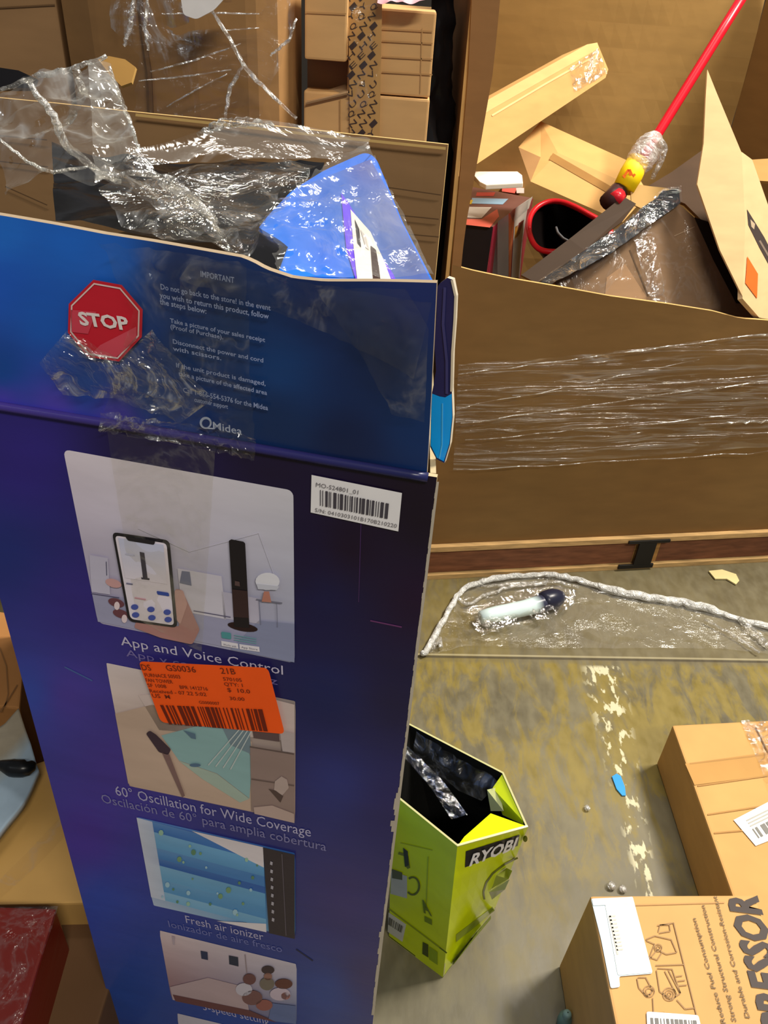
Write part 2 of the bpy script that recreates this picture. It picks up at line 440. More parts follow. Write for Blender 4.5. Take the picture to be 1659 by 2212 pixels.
P = []; Cc = []
def proj(p):
    q = p - O; z = q.dot(FW); return (CX + FPX * q.dot(RT) / z, CY - FPX * q.dot(UP) / z)
for j in range(nv):
    r = []; c = []
    for i in range(nu):
        p = TL3.lerp(TR3, i / (nu - 1)).lerp(BL.lerp(BR, i / (nu - 1)), j / (nv - 1))
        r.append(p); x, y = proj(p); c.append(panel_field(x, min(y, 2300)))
    P.append(r); Cc.append(c)
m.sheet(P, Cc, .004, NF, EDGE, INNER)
fpm = m
# white bruised right edge
rd = random.Random(3)
ys = list(range(1040, 2200, 12))
for a, b in zip(ys, ys[1:]):
    wa, wb_ = 5 + 2 * rd.random(), 5 + 2 * rd.random()
    if 1700 < a < 1790: wa += rd.random() * 10
    if 2010 < a < 2060: wa += rd.random() * 7
    xa, xb = edgeR(a)[0], edgeR(b)[0]
    m.px(FP, [(xa - wa, a), (xa, a), (xb, b), (xb - wa, b)], (186, 176, 160), 1)
# --- printed pictures on the front panel
def quadpt(q, u, v):
    a, b = lerp2(q[0], q[1], u), lerp2(q[3], q[2], u); return lerp2(a, b, v)
def rquad(mb, pl, q, r, cols, layer):
    w = math.hypot(q[1][0] - q[0][0], q[1][1] - q[0][1]); h = math.hypot(q[3][0] - q[0][0], q[3][1] - q[0][1])
    vs = [0, .003, .008, .016, .028, .045] if r > 4 else [0, .004]
    vs = vs + [k / 12 for k in range(1, 12)] + [1 - v for v in vs[::-1]]
    P, C = [], []
    for v in vs:
        t = min(v, 1 - v) * h; ins_ = 0 if t >= r else (r - math.sqrt(max(0, r * r - (r - t) ** 2))) / w
        us = [ins_ + (1 - 2 * ins_) * k / 10 for k in range(11)]
        P.append([pl.at(*quadpt(q, u, v), L * layer) for u in us])
        C.append([mixc(mixc(cols[0], cols[1], u), mixc(cols[3], cols[2], u), v) for u in us])
    mb.grid(P, C)
Q1 = [(137, 970), (634, 1059), (637, 1432), (212, 1345)]
rquad(m, FP, Q1, 14, [(222, 212, 224), (212, 210, 220), (158, 162, 190), (172, 166, 196)], 1)
m.px(FP, [(200, 1279), (637, 1350), (637, 1425), (213, 1341)], (160, 160, 190), 3)
m.px(FP, [(560, 1338), (637, 1345), (637, 1428), (500, 1400)], (138, 144, 176), 4)
m.px(FP, [(195, 1196), (235, 1203), (240, 1282), (200, 1276)], (196, 192, 214), 4)
m.px(FP, [(385, 1225), (480, 1242), (490, 1335), (395, 1318)], (206, 202, 216), 4)
m.px(FP, [(395, 1230), (412, 1232), (416, 1262), (390, 1256)], (120, 124, 148), 5)
m.px(FP, [(480, 1275), (560, 1290), (562, 1345), (485, 1333)], (188, 184, 204), 4)
m.line(FP, [(200, 1279), (260, 1288)], 2, (90, 88, 120), 5); m.line(FP, [(420, 1316), (500, 1330)], 2, (96, 92, 120), 5)
m.line(FP, [(232, 1210), (233, 1240)], 1.5, (70, 70, 100), 5)
m.line(FP, [(300, 1140), (410, 1190), (560, 1150), (600, 1260)], 1.2, (200, 198, 212), 3)
# tower fan printed in picture
m.px(FP, [(497, 1164), (502, 1161), (528, 1166), (532, 1170), (541, 1352), (508, 1350)], (30, 26, 32), 6)
m.px(FP, [(504, 1268), (537, 1272), (540, 1330), (507, 1328)], (58, 40, 42), 7)
m.px(FP, [(510, 1250), (520, 1252), (521, 1262), (510, 1260)], (90, 70, 70), 7)
m.ell(FP, 526, 1351, 33, 9, (44, 26, 30), 5, rot=.18)
# lamp and side table
m.ell(FP, 580, 1252, 26, 19, (226, 226, 236), 6); m.px(FP, [(556, 1256), (606, 1262), (600, 1270), (560, 1268)], (200, 202, 216), 7)
m.px(FP, [(573, 1272), (584, 1272), (589, 1296), (568, 1294)], (188, 128, 112), 8)
m.line(FP, [(556, 1290), (612, 1298)], 3, (120, 120, 140), 7)
for a in ((562, 1292, 566, 1345), (600, 1297, 602, 1350)): m.line(FP, [a[:2], a[2:]], 1.3, (120, 122, 144), 7)
# hand and phone
SK = (176, 128, 124)
m.px(FP, roundpoly([(380, 1268), (396, 1270), (434, 1356), (418, 1388), (350, 1374), (292, 1352), (300, 1330), (390, 1350)], 6), SK, 6)
m.px(FP, roundpoly([(380, 1270), (398, 1270), (408, 1300), (392, 1345), (382, 1330)], 5), (200, 156, 150), 7)
for fx, fy, c in ((248, 1256, (206, 160, 160)), (254, 1298, (110, 66, 76)), (264, 1322, (110, 66, 76))): m.ell(FP, fx, fy, 18, 9, c, 6, rot=.3)
for fx, fy in ((256, 1304), (272, 1332)): m.ell(FP, fx, fy, 6, 9, (232, 212, 218), 7)
ph = [(246, 1144), (370, 1162), (387, 1351), (281, 1337)]
m.px(FP, roundpoly(ph, 12), (36, 34, 40), 8)
sc_ = [(253, 1151), (364, 1168), (380, 1345), (286, 1331)]
m.px(FP, roundpoly(sc_, 9), (228, 220, 232), 9)
m.grad(FP, [quadpt(sc_, .06, .02), quadpt(sc_, .94, .02), quadpt(sc_, .94, .5), quadpt(sc_, .06, .5)], [(196, 200, 226), (196, 200, 226), (230, 222, 234), (230, 222, 234)], 10, 4)
m.px(FP, roundpoly([(276, 1152), (341, 1162), (338, 1170), (282, 1161)], 3), (36, 34, 40), 11)
m.px(FP, [(307, 1185), (317, 1187), (324, 1242), (314, 1241)], (70, 66, 76), 11); m.px(FP, [(310, 1240), (328, 1242), (328, 1246), (311, 1244)], (70, 66, 76), 11)
m.px(FP, roundpoly([(343, 1269), (369, 1273), (371, 1281), (345, 1277)], 3), (58, 80, 160), 11)
for i, (x, y) in enumerate(((296, 1304), (331, 1309), (366, 1315), (298, 1321), (333, 1327), (368, 1331))): m.ell(FP, x, y, 8, 6, (74, 90, 170), 11)
for x0, y0, x1, y1, c in ((278, 1253, 292, 1255, (120, 120, 150)), (296, 1284, 320, 1288, (200, 150, 160)), (276, 1190, 296, 1193, (190, 190, 210))): m.line(FP, [(x0, y0), (x1, y1)], 3, c, 11)
# badges
m.px(FP, roundpoly([(480, 1360), (501, 1363), (502, 1377), (481, 1374)], 3), (80, 150, 156), 6)
for k in range(3): m.line(FP, [(508, 1368 + 5 * k), (556, 1376 + 5 * k)], 2, (110, 160, 170), 6)
m.px(FP, [(480, 1380), (516, 1386), (517, 1397), (481, 1391)], (226, 222, 230), 6); m.px(FP, [(519, 1387), (562, 1393), (563, 1404), (520, 1398)], (226, 222, 230), 6)
m.text(FP, (485, 1389), (513, 1394), 'Works with', (120, 120, 140), 4, 7); m.text(FP, (524, 1395), (559, 1400), 'App Store', (120, 120, 140), 4, 7)
TX = (196, 190, 214)
m.text(FP, (263, 1392), (612, 1456), 'App and Voice Control', TX, 18, 2)
m.text(FP, (274, 1416), (600, 1478), 'App y control de voz', (120, 110, 170), 14, 2)
# picture 2
Q2 = [(229, 1431), (639, 1514), (638, 1773), (279, 1697)]
rquad(m, FP, Q2, 4, [(222, 208, 208), (150, 138, 136), (186, 160, 146), (196, 168, 150)], 1)
m.px(FP, [(250, 1540), (330, 1520), (545, 1600), (545, 1750), (290, 1698), (278, 1690)], (198, 172, 154), 3)
m.px(FP, [(300, 1500), (345, 1575), (545, 1590), (637, 1600), (637, 1520), (500, 1485)], (206, 188, 184), 3)
m.px(FP, [(350, 1586), (440, 1562), (520, 1576), (546, 1640), (540, 1722), (470, 1668), (388, 1640)], (142, 180, 182), 4)
m.px(FP, [(388, 1640), (470, 1668), (540, 1722), (520, 1730), (440, 1680)], (166, 184, 172), 5)
m.px(FP, [(478, 1560), (540, 1570), (545, 1626), (500, 1606)], (120, 140, 152), 5)
m.px(FP, [(542, 1608), (637, 1622), (638, 1770), (545, 1748)], (150, 128, 122), 6)
m.px(FP, [(545, 1560), (604, 1570), (606, 1598), (550, 1590)], (96, 76, 78), 6)
m.px(FP, [(606, 1574), (638, 1580), (638, 1622), (612, 1620)], (186, 172, 172), 6)
m.line(FP, [(542, 1608), (637, 1624)], 3, (100, 84, 82), 7); m.line(FP, [(545, 1678), (637, 1692)], 3, (108, 90, 86), 7)
m.px(FP, [(596, 1682), (610, 1671), (622, 1678), (626, 1696), (612, 1712), (594, 1700)], (184, 164, 158), 8)
m.px(FP, [(582, 1698), (598, 1702), (614, 1714), (608, 1728)], (84, 66, 64), 8)
m.px(FP, [(550, 1738), (590, 1734), (637, 1752), (638, 1772), (552, 1752)], (190, 166, 158), 8)
m.px(FP, roundpoly([(318, 1580), (326, 1573), (340, 1582), (372, 1614), (366, 1626), (346, 1620)], 4), (64, 48, 62), 7)
m.px(FP, [(352, 1620), (368, 1624), (402, 1714), (396, 1718)], (128, 100, 98), 7)
m.px(FP, [(398, 1572), (424, 1580), (426, 1592), (416, 1590)], (90, 118, 140), 7); m.ell(FP, 424, 1648, 12, 4, (84, 112, 140), 7)
for k in range(4): m.line(FP, [(452 + 16 * k, 1648 + 3 * k), (532 + 6 * k, 1556 + 3 * k)], 2.5, (190, 200, 200), 7)
TX2 = (176, 172, 206)
m.text(FP, (252, 1716), (672, 1806), '60\u00b0 Oscillation for Wide Coverage', TX2, 19, 2)
m.text(FP, (222, 1732), (705, 1837), 'Oscilaci\u00f3n de 60\u00b0 para amplia cobertura', (128, 126, 176), 17, 2)
# picture 3
Q3 = [(296, 1764), (638, 1842), (638, 2024), (331, 1955)]
rquad(m, FP, Q3, 4, [(110, 150, 206), (60, 110, 190), (90, 150, 196), (176, 190, 214)], 1)
def q3(u, v): return quadpt(Q3, u, v)
for k, (v0, v1, c) in enumerate(((.0, .12, (56, 112, 186)), (.12, .3, (100, 164, 212)), (.3, .42, (70, 130, 196)), (.42, .5, (44, 96, 176)), (.5, .66, (104, 166, 210)), (.66, .8, (86, 150, 202)), (.8, .9, (120, 176, 214)))):
    m.grad(FP, [q3(0, v0), q3(.8, v0 + .05), q3(.8, v1 + .05), q3(0, v1)], [(200, 206, 224), c, c, (200, 206, 224)], 3, 6)
    m.grad(FP, [q3(.1, v0), q3(.8, v0 + .05), q3(.8, v1 + .05), q3(.1, v1)], [mixc(c, (180, 200, 220), .3), c, mixc(c, (60, 120, 190), .3), c], 4, 5)
m.px(FP, [q3(.35, 0), q3(.8, 0), q3(.8, .24), q3(.72, .2)], (218, 210, 216), 5)
m.px(FP, [q3(.45, 1), q3(.8, .9), q3(.8, 1)], (222, 216, 222), 5)
m.px(FP, [q3(.8, 0), q3(1, 0), q3(1, 1), q3(.82, 1)], (50, 42, 52), 6); m.line(FP, [q3(.92, .02), q3(.94, .98)], 2, (92, 84, 96), 7)
for k in range(8): x, y = q3(.845, .16 + .095 * k); m.px(FP, [(x, y - 4), (x + 5, y - 2), (x + 4, y + 5), (x - 1, y + 3)], (170, 166, 178), 7)
rd = random.Random(5)
for k in range(26):
    x, y = q3(.06 + .7 * rd.random(), .1 + .8 * rd.random()); r = 2 + 4 * rd.random()
    m.ell(FP, x, y, r, r * 1.2, rd.choice([(120, 160, 120), (150, 190, 170), (160, 200, 220), (96, 140, 110)]), 6, 7)
m.text(FP, (403, 1992), (570, 2030), 'Fresh air ionizer', TX2, 15, 2); m.text(FP, (366, 2001), (610, 2056), 'Ionizador de aire fresco', (110, 116, 180), 13, 2)
# picture 4
Q4 = [(344, 2009), (641, 2082), (641, 2212), (371, 2158)]
rquad(m, FP, Q4, 4, [(216, 196, 200), (198, 190, 204), (110, 120, 160), (140, 104, 112)], 1)
m.px(FP, [(372, 2020), (379, 2022), (378, 2040), (374, 2038)], (180, 164, 176), 3)
m.px(FP, [(434, 2052), (449, 2055), (450, 2072), (436, 2069)], (44, 54, 88), 3); m.px(FP, [(495, 2062), (515, 2066), (516, 2086), (496, 2081)], (40, 48, 70), 3)
m.line(FP, [(530, 2060), (534, 2100), (530, 2150)], 2, (150, 134, 140), 3)
m.px(FP, [(368, 2130), (450, 2110), (530, 2130), (540, 2190), (374, 2158)], (182, 160, 166), 3)
m.px(FP, [(374, 2146), (540, 2180), (600, 2206), (380, 2160)], (104, 62, 66), 4)
m.px(FP, [(588, 2164), (640, 2170), (640, 2209), (580, 2202)], (96, 112, 160), 4)
for (x, y, rx, ry, c) in ((540, 2112, 14, 12, (108, 70, 72)), (528, 2134, 18, 14, (196, 190, 204)), (546, 2152, 22, 16, (120, 84, 84)), (580, 2092, 14, 9, (62, 46, 54)), (580, 2106, 9, 8, (150, 108, 98)), (578, 2122, 16, 14, (118, 108, 98)), (614, 2122, 19, 11, (98, 56, 52)), (606, 2144, 22, 14, (196, 180, 196)), (572, 2168, 18, 12, (150, 92, 86)), (618, 2148, 10, 8, (170, 120, 116))): m.ell(FP, x, y, rx, ry, c, 5)
m.text(FP, (440, 2180), (582, 2212), '3-speed setting', TX2, 14, 2)
# picture 5 (mostly below the frame)
Q5 = [(382, 2188), (641, 2250), (641, 2420), (410, 2370)]
rquad(m, FP, Q5, 4, [(196, 190, 206)] * 4, 1)
# scuffs printed through: pale scratches
for (a, b, c, w) in (((780, 1130), (775, 1300), (64, 40, 88), 2), ((800, 1340), (868, 1354), (104, 54, 104), 3), ((140, 1440), (200, 1470), (70, 96, 160), 3), ((640, 2050), (676, 2075), (24, 30, 70), 3)):
    m.line(FP, [a, b], w, c, 1)
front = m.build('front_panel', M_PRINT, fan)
part(front, 'front panel printed with photos and feature captions')

# side, back and floor panels
HT = TL3.z
def wallp(a, b, z0, z1, col_out, name, zb=None):
    mm = MB(); n = (b - a).cross(Vector((0, 0, 1)))
    pts = [Vector((a.x, a.y, z0)), Vector((b.x, b.y, z0)), Vector((b.x, b.y, zb or z1)), Vector((a.x, a.y, z1))]
    mm.slab(pts, .004, n, col_out, EDGE, INNER); return mm.build(name, M_PRINT, fan)
aR, aL = Vector((BR.x, BR.y, 0)) - EX * .002, Vector((TL3.x, TL3.y, 0)) + EX * .003
ins = DEP * .005
wallp(aR + ins, aR + DW, .0, TR3.z, (30, 110, 210), 'right_panel')
wallp(aL + DW, aL + ins, .0, TL3.z, (30, 60, 150), 'left_panel')
# back panel with its flap: kraft inside, seen over the top
BP = Plane(aty(968, 310, .96), NF)
m = MB()
tops = [BP.at(x, y) for x, y in ((-330, 178), (0, 211), (285, 241), (500, 262), (700, 284), (968, 312))]
bots = [Vector((p.x, p.y, .0)) for p in (BP.at(-330, 178), BP.at(968, 312))]
bots = [BP.at(-300, 178), BP.at(968, 312)]
zb = .9
lo = [Vector((p.x, p.y, zb)) for p in bots]
P = loft(tops, lo, 30, 14)
P = [[p + NF * (.006 * noise.noise(p * 9) + .0) for p in r] for r in P]
m.sheet(P, [[(142, 110, 74)] * 30 for j in range(14)], .005, NF, (200, 168, 110), (40, 70, 150))
for k, (x0, y0, x1, y1) in enumerate(((0, 290, 110, 300), (0, 345, 112, 358), (20, 400, 110, 440), (830, 400, 955, 418), (850, 460, 950, 470), (860, 500, 950, 508))):
    m.line(BP, [(x0, y0), (x1, y1)], 2.5, (96, 72, 48), 22)
m.line(BP, [(300, 246), (500, 268), (700, 291), (965, 318)], 6, (206, 172, 108), 22)
part(m.build('back_flap', M_KRAFT, fan), 'tall back flap, plain kraft inside')
bw = MB(); pts = [Vector((p.x, p.y, z)) for p, z in ((lo[0], 0), (lo[1], 0), (lo[1], zb), (lo[0], zb))]
bw.slab(pts, .005, NF, INNER, EDGE, (40, 70, 150)).build('back_panel', M_KRAFT, fan)
bt = MB(); bt.slab([Vector((p.x, p.y, .006)) for p in (aL + ins, aR + ins, lo[1] - ins, lo[0] - ins)], .004, (0, 0, 1), INNER).build('bottom_panel', M_KRAFT, fan)

# front flap, standing up from the crease, torn along the top
tilt = Vector((NF.x, NF.y, -.10)).normalized()
KP = Plane(FP.at(300, 905) , tilt)
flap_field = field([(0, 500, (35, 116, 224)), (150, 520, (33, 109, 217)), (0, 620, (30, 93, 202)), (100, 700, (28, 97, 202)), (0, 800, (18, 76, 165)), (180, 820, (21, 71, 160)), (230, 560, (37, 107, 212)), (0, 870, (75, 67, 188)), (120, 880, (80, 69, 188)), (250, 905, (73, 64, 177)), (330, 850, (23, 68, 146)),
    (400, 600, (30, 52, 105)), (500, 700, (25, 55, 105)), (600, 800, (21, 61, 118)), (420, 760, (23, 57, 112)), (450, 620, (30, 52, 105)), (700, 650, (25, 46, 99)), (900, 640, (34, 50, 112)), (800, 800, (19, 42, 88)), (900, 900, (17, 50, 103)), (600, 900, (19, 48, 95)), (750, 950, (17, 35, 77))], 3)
top = [(-140, 443), (0, 466), (120, 487), (223, 507), (330, 523), (430, 540), (524, 556), (548, 566), (575, 581), (633, 600), (700, 607), (800, 608), (943, 612)]
bot = [(-118, 855), (0, 874), (400, 938), (700, 990), (922, 1026)]
m = MB()
T3 = resample([KP.at(*p) for p in top], 70); B3 = resample([KP.at(*p) for p in bot], 70)
P, Cc = [], []
for j in range(24):
    r, c = [], []
    for i in range(70):
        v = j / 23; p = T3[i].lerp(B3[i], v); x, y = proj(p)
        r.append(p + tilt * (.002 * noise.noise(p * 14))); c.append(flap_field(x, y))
    P.append(r); Cc.append(c)
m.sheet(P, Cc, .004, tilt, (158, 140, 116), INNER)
LY = 8
# navy side of the flap, right of the tape edge
bx = [(232, 514), (236, 560), (256, 610), (300, 660), (335, 720), (345, 780), (392, 830), (400, 860), (640, 900), (900, 640)]
# stop sign
oc = [(207, 600), (268, 611), (313, 664), (311, 723), (262, 776), (194, 766), (152, 714), (154, 652)]
m.px(KP, oc, (206, 34, 54), LY)
cx_, cy_ = 232, 688
ring = [lerp2((cx_, cy_), p, .93) for p in oc]; ring2 = [lerp2((cx_, cy_), p, .89) for p in oc]
for k in range(8): l = (k + 1) % 8; m.px(KP, [ring[k], ring[l], ring2[l], ring2[k]], (232, 206, 206), LY + 1)
m.px(KP, [(158, 664), (214, 668), (196, 716), (160, 712)], (214, 70, 90), LY + 1); m.px(KP, [(222, 740), (300, 700), (300, 730), (256, 766), (204, 758)], (216, 78, 96), LY + 1)
m.text(KP, (180, 695), (286, 707), 'STOP', (240, 228, 228), 25, LY + 2, weight=.035)
TW = (150, 164, 204)
for a, b, t, h in (((438, 593), (510, 607), 'IMPORTANT', 12), ((352, 620), (588, 666), 'Do not go back to the store! in the event', 11), ((350, 638), (584, 684), 'you wish to return this product, follow', 11), ((350, 652), (450, 673), 'the steps below:', 11),
        ((372, 692), (576, 734), 'Take a picture of your sales receipt', 9), ((373, 705), (486, 728), '(Proof of Purchase).', 9), ((378, 737), (572, 778), 'Disconnect the power and cord', 9), ((378, 752), (482, 773), 'with scissors.', 9),
        ((385, 788), (577, 828), 'If the unit product is damaged,', 9), ((390, 806), (580, 848), 'take a picture of the affected area', 9), ((400, 842), (582, 881), 'Call 1-866-554-5376 for the Midea', 10), ((424, 862), (496, 878), 'customer support', 9)):
    m.text(KP, a, b, t, TW, h, LY, weight=.012)
m.ell(KP, 448, 908, 13, 13, (176, 188, 216), LY); m.ell(KP, 449, 908, 8.5, 8.5, (22, 50, 112), LY + 1)
m.line(KP, [(446, 918), (466, 919)], 3, (176, 188, 216), LY + 2)
m.text(KP, (464, 921), (526, 934), 'Midea', (176, 188, 216), 15, LY, weight=.01)
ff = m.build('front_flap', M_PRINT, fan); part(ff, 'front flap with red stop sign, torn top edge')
# rolled crease between flap and panel
m = MB(); cr = [FP.at(x, y, .001) for x, y in ((-118, 857), (0, 876), (230, 912), (400, 940), (700, 992), (925, 1030))]
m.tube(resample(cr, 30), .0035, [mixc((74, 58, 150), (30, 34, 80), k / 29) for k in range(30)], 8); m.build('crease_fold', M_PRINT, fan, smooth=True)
# right outer side flap (navy with light blue foot), folding out a little at the corner
SPa = aty(940, 640, .50)
outl = [(943, 622), (950, 612), (966, 600), (978, 604), (985, 640), (983, 690), (978, 760), (976, 840), (978, 900), (972, 960), (960, 1000), (943, 992), (929, 965), (931, 900), (933, 850), (942, 800), (938, 740), (943, 680)]
SP = Plane(TR3 + Vector((.003, .02, 0)), Vector((-.35, -.9, 0)))
m = MB()
top_ = [(p, (36, 38, 84)) for p in outl]
rimc = (206, 196, 176)
pts = [SP.at(*p) for p in outl]; m.slab(pts, .004, SP.n, (40, 42, 92), rimc, INNER)
m.px(SP, [(934, 850), (950, 856), (962, 858), (976, 850), (977, 900), (971, 958), (959, 996), (944, 988), (931, 962), (932, 900)], (14, 165, 255), 1)
m.line(SP, [(977, 604), (985, 640), (983, 690), (978, 760), (976, 845)], 5, (224, 214, 190), 2)
m.line(SP, [(962, 620), (958, 700), (966, 780), (966, 850)], 6, (62, 64, 118), 2); m.line(SP, [(957, 870), (956, 960), (950, 990)], 3, (80, 190, 250), 2)
part(m.build('side_flap', M_PRINT, fan), 'narrow outer side flap, navy above bright blue')
# inner side flap folded in over the opening, blue print with a purple and white graphic
IP = Plane.three(aty(935, 612, .565), aty(795, 330, .80), aty(545, 530, .60))
m = MB()
io = roundpoly([(940, 616), (870, 480), (812, 340), (790, 328), (700, 368), (630, 412), (575, 470), (545, 512), (543, 540), (580, 600), (700, 620)], 14)
blue_f = field([(560, 520, (20, 110, 226)), (620, 450, (30, 104, 220)), (700, 560, (24, 96, 214)), (700, 400, (50, 96, 190)), (790, 350, (70, 84, 160)), (840, 460, (96, 110, 166)), (900, 570, (70, 88, 150)), (660, 590, (22, 110, 230))])
ipts = [IP.at(*p) for p in io]
m.slab(ipts, .004, IP.n, (30, 100, 214), (196, 180, 150), INNER)
rows = [((640, 408), (800, 345)), ((600, 446), (838, 412)), ((566, 488), (864, 474)), ((548, 530), (896, 540)), ((580, 596), (930, 606))]
G = [[lerp2(a, b, t / 12) for t in range(13)] for a, b in rows]
G2 = []
for a, b in zip(G, G[1:]):
    for k in range(4): G2.append([lerp2(p, q, k / 4) for p, q in zip(a, b)])
G2.append(G[-1])
m.grid([[IP.at(x, y, L) for x, y in r] for r in G2], [[blue_f(x, y) for x, y in r] for r in G2])
m.px(IP, [(737, 420), (752, 440), (800, 520), (850, 596), (856, 612), (770, 612), (748, 540), (742, 480)], (96, 62, 226), 3)
m.px(IP, [(757, 456), (800, 505), (826, 560), (846, 612), (772, 612), (764, 540)], (224, 218, 214), 4)
m.px(IP, [(766, 478), (776, 500), (780, 540), (772, 530)], (40, 34, 40), 5)
m.px(IP, [(800, 535), (812, 545), (818, 580), (822, 612), (806, 612), (804, 590)], (58, 40, 36), 5)
m.px(IP, [(778, 500), (790, 515), (797, 545), (790, 540), (784, 520)], (190, 186, 184), 5)
part(m.build('inner_side_flap', M_PRINT, fan), 'blue inner side flap with purple and white print under clear film')

# stickers on the front panel
m = MB(); q = [(674, 1024), (869, 1063), (861, 1146), (672, 1105)]
m.px(FP, q, (232, 230, 232), 3)
m.barcode(FP, [(693, 1055), (843, 1085), (840, 1118), (693, 1089)], (70, 66, 74), 4, 44, 5)
m.text(FP, (684, 1048), (775, 1065), 'MO-S24801_01', (110, 106, 112), 9, 5); m.text(FP, (682, 1102), (858, 1137), 'S/N: 0410303101B170B210220', (120, 116, 120), 8, 5)
part(m.build('barcode_label', M_PAPER, fan), 'white serial number label with a barcode')
m = MB(); q = roundpoly([(304, 1420), (583, 1434), (619, 1577), (352, 1552)], 12)
OR = (250, 92, 24); DK = (120, 44, 20)
m.px(FP, q, OR, 12)
for a, b, t, h in (((314, 1438), (334, 1439), 'DS', 12), ((366, 1439), (430, 1443), 'GS0036', 12), ((483, 1445), (515, 1447), '21B', 12), ((320, 1452), (396, 1456), 'FURNACE 50503', 7), ((322, 1463), (380, 1467), 'FAN TOWER', 7), ((326, 1474), (366, 1477), 'SF 1008', 7),
        ((395, 1478), (455, 1482), 'BPR 1412716', 7), ((330, 1486), (452, 1494), 'Received - 07 22 5:02', 7), ((336, 1497), (374, 1500), 'US  M', 8), ((488, 1460), (528, 1463), '570105', 7), ((490, 1471), (530, 1474), 'QTY: 1', 7), ((497, 1484), (546, 1488), '$  10.0', 8), ((502, 1502), (534, 1504), '30.00', 7), ((436, 1510), (480, 1513), 'GS000007', 6)):
    m.text(FP, a, b, t, DK, h, 14, weight=.01)
m.barcode(FP, [(351, 1513), (571, 1522), (583, 1570), (371, 1555)], (110, 34, 16), 9, 46, 14)
part(m.build('orange_price_sticker', M_PAPER, fan), 'orange price sticker with a barcode')

# ---- clear packing tape, from the flap across the crease
def onpl(pl, pts, k): return [pl.at(x, y, k) for x, y in pts]
film('packing_tape', onpl(KP, [(228, 512), (300, 660), (235, 880)], .007), onpl(KP, [(540, 560), (545, 700), (556, 934)], .007), M_TAPE, fan, 60, 50, .0035, 60, 3)
film('packing_tape', onpl(KP, [(100, 770), (160, 700), (270, 765), (340, 700)], .008), onpl(KP, [(150, 840), (260, 850), (400, 900), (470, 850)], .008), M_TAPE2, fan, 60, 40, .003, 70, 5)
film('packing_tape', onpl(FP, [(226, 882), (400, 905), (560, 936)], .006), onpl(FP, [(224, 925), (400, 950), (556, 985)], .006), M_TAPE2, fan, 60, 12, .004, 90, 8)
film('packing_tape', onpl(FP, [(238, 925), (470, 968)], .0045), onpl(FP, [(300, 1330), (440, 1400)], .0045), M_TAPE, fan, 20, 40, .0012, 30, 9)
film('packing_tape', onpl(KP, [(400, 590), (700, 700), (900, 800)], .008), onpl(KP, [(430, 545), (760, 612), (938, 640)], .009), M_TAPE, fan, 60, 30, .003, 50, 11)
film('packing_tape', onpl(KP, [(690, 612), (800, 780), (850, 880)], .007), onpl(KP, [(880, 614), (930, 700), (920, 900)], .007), M_TAPE, fan, 40, 30, .003, 40, 13)
film('packing_tape', [IP.at(*p, .006) for p in ((560, 500), (700, 365), (795, 325))], [IP.at(*p, .006) for p in ((600, 600), (770, 612), (935, 612))], M_TAPE, fan, 50, 40, .004, 40, 15)

# ---- bunched tape and torn film hanging over the box at the left
film('torn_film', pxl([(-40, 235), (90, 160), (165, 150), (235, 140)], .80), pxl([(10, 420, .66), (110, 372, .66), (205, 400, .62), (300, 310, .66)], .66), M_FILM, fan, 60, 40, .010, 18, 21)
film('torn_film', pxl([(190, 140, .78), (220, 125, .80), (240, 150, .8)], .8), pxl([(205, 395, .6), (250, 390, .62), (300, 310, .66)], .6), M_FILM, fan, 30, 50, .006, 30, 23)
film('torn_film', pxl([(205, 380, .62), (260, 350, .66), (300, 320, .7)], .65), pxl([(470, 500, .55), (520, 520, .55), (540, 560, .53)], .55), M_BAG, fan, 24, 60, .007, 16, 25)
film('torn_film', pxl([(290, 320, .72), (420, 290, .78), (560, 262, .86), (720, 280, .88), (800, 300, .88)], .8), pxl([(290, 360, .7), (440, 350, .76), (600, 345, .8), (740, 345, .84), (790, 330, .84)], .8), M_TAPE, fan, 70, 24, .005, 12, 27, (1, 1, 3))
def rope(name, pts, Y, r, parent, n=26, mat=None):
    P = resample(pxl(pts, Y), n); rd = random.Random(len(pts) * 7 + int(pts[0][0]))
    r *= .62; P = [p + Vector((rd.uniform(-1, 1), rd.uniform(-1, 1), rd.uniform(-1, 1))) * r * .35 for p in P]
    rr = [r * (.5 + .5 * math.sin(math.pi * min(1, (k + 1) / n * 1.1) * .9) * rd.uniform(.7, 1.2) + .1) for k in range(n)]
    return MB().tube(P, rr, WHT, 7).build(name, mat or M_ROPE, parent, smooth=True)
rope('twisted_film', [(0, 195), (80, 165), (150, 150), (230, 122)], .80, .004, fan)
rope('twisted_film', [(60, 175), (110, 240), (140, 310), (210, 370), (260, 395)], .72, .0055, fan)
rope('twisted_film', [(165, 150), (180, 200), (160, 245), (140, 275)], .76, .006, fan)
rope('twisted_film', [(235, 145), (262, 215), (290, 290), (300, 325)], .74, .003, fan)
rope('twisted_film', [(205, 385), (300, 372), (370, 385), (430, 440), (475, 500), (530, 560)], .60, .004, fan)
rope('twisted_film', [(350, 395), (390, 420), (440, 455), (465, 480)], .60, .006, fan)
rope('twisted_film', [(0, 300), (60, 350), (110, 372), (190, 360)], .70, .0025, fan)
rope('twisted_film', [(430, 290), (480, 265), (540, 262), (590, 270)], .86, .007, fan)
# torn yellow-tan corner of kraft held up by the film
yc = Plane(aty(240, 140, .84), (0.1, -.9, .4)); m = MB()
m.slab([yc.at(*p) for p in ((212, 128), (235, 121), (270, 128), (293, 145), (284, 178), (262, 186), (236, 160))], .006, yc.n, (176, 134, 70), (214, 170, 96), (150, 110, 60))
m.build('torn_flap_corner', M_KRAFT, fan)

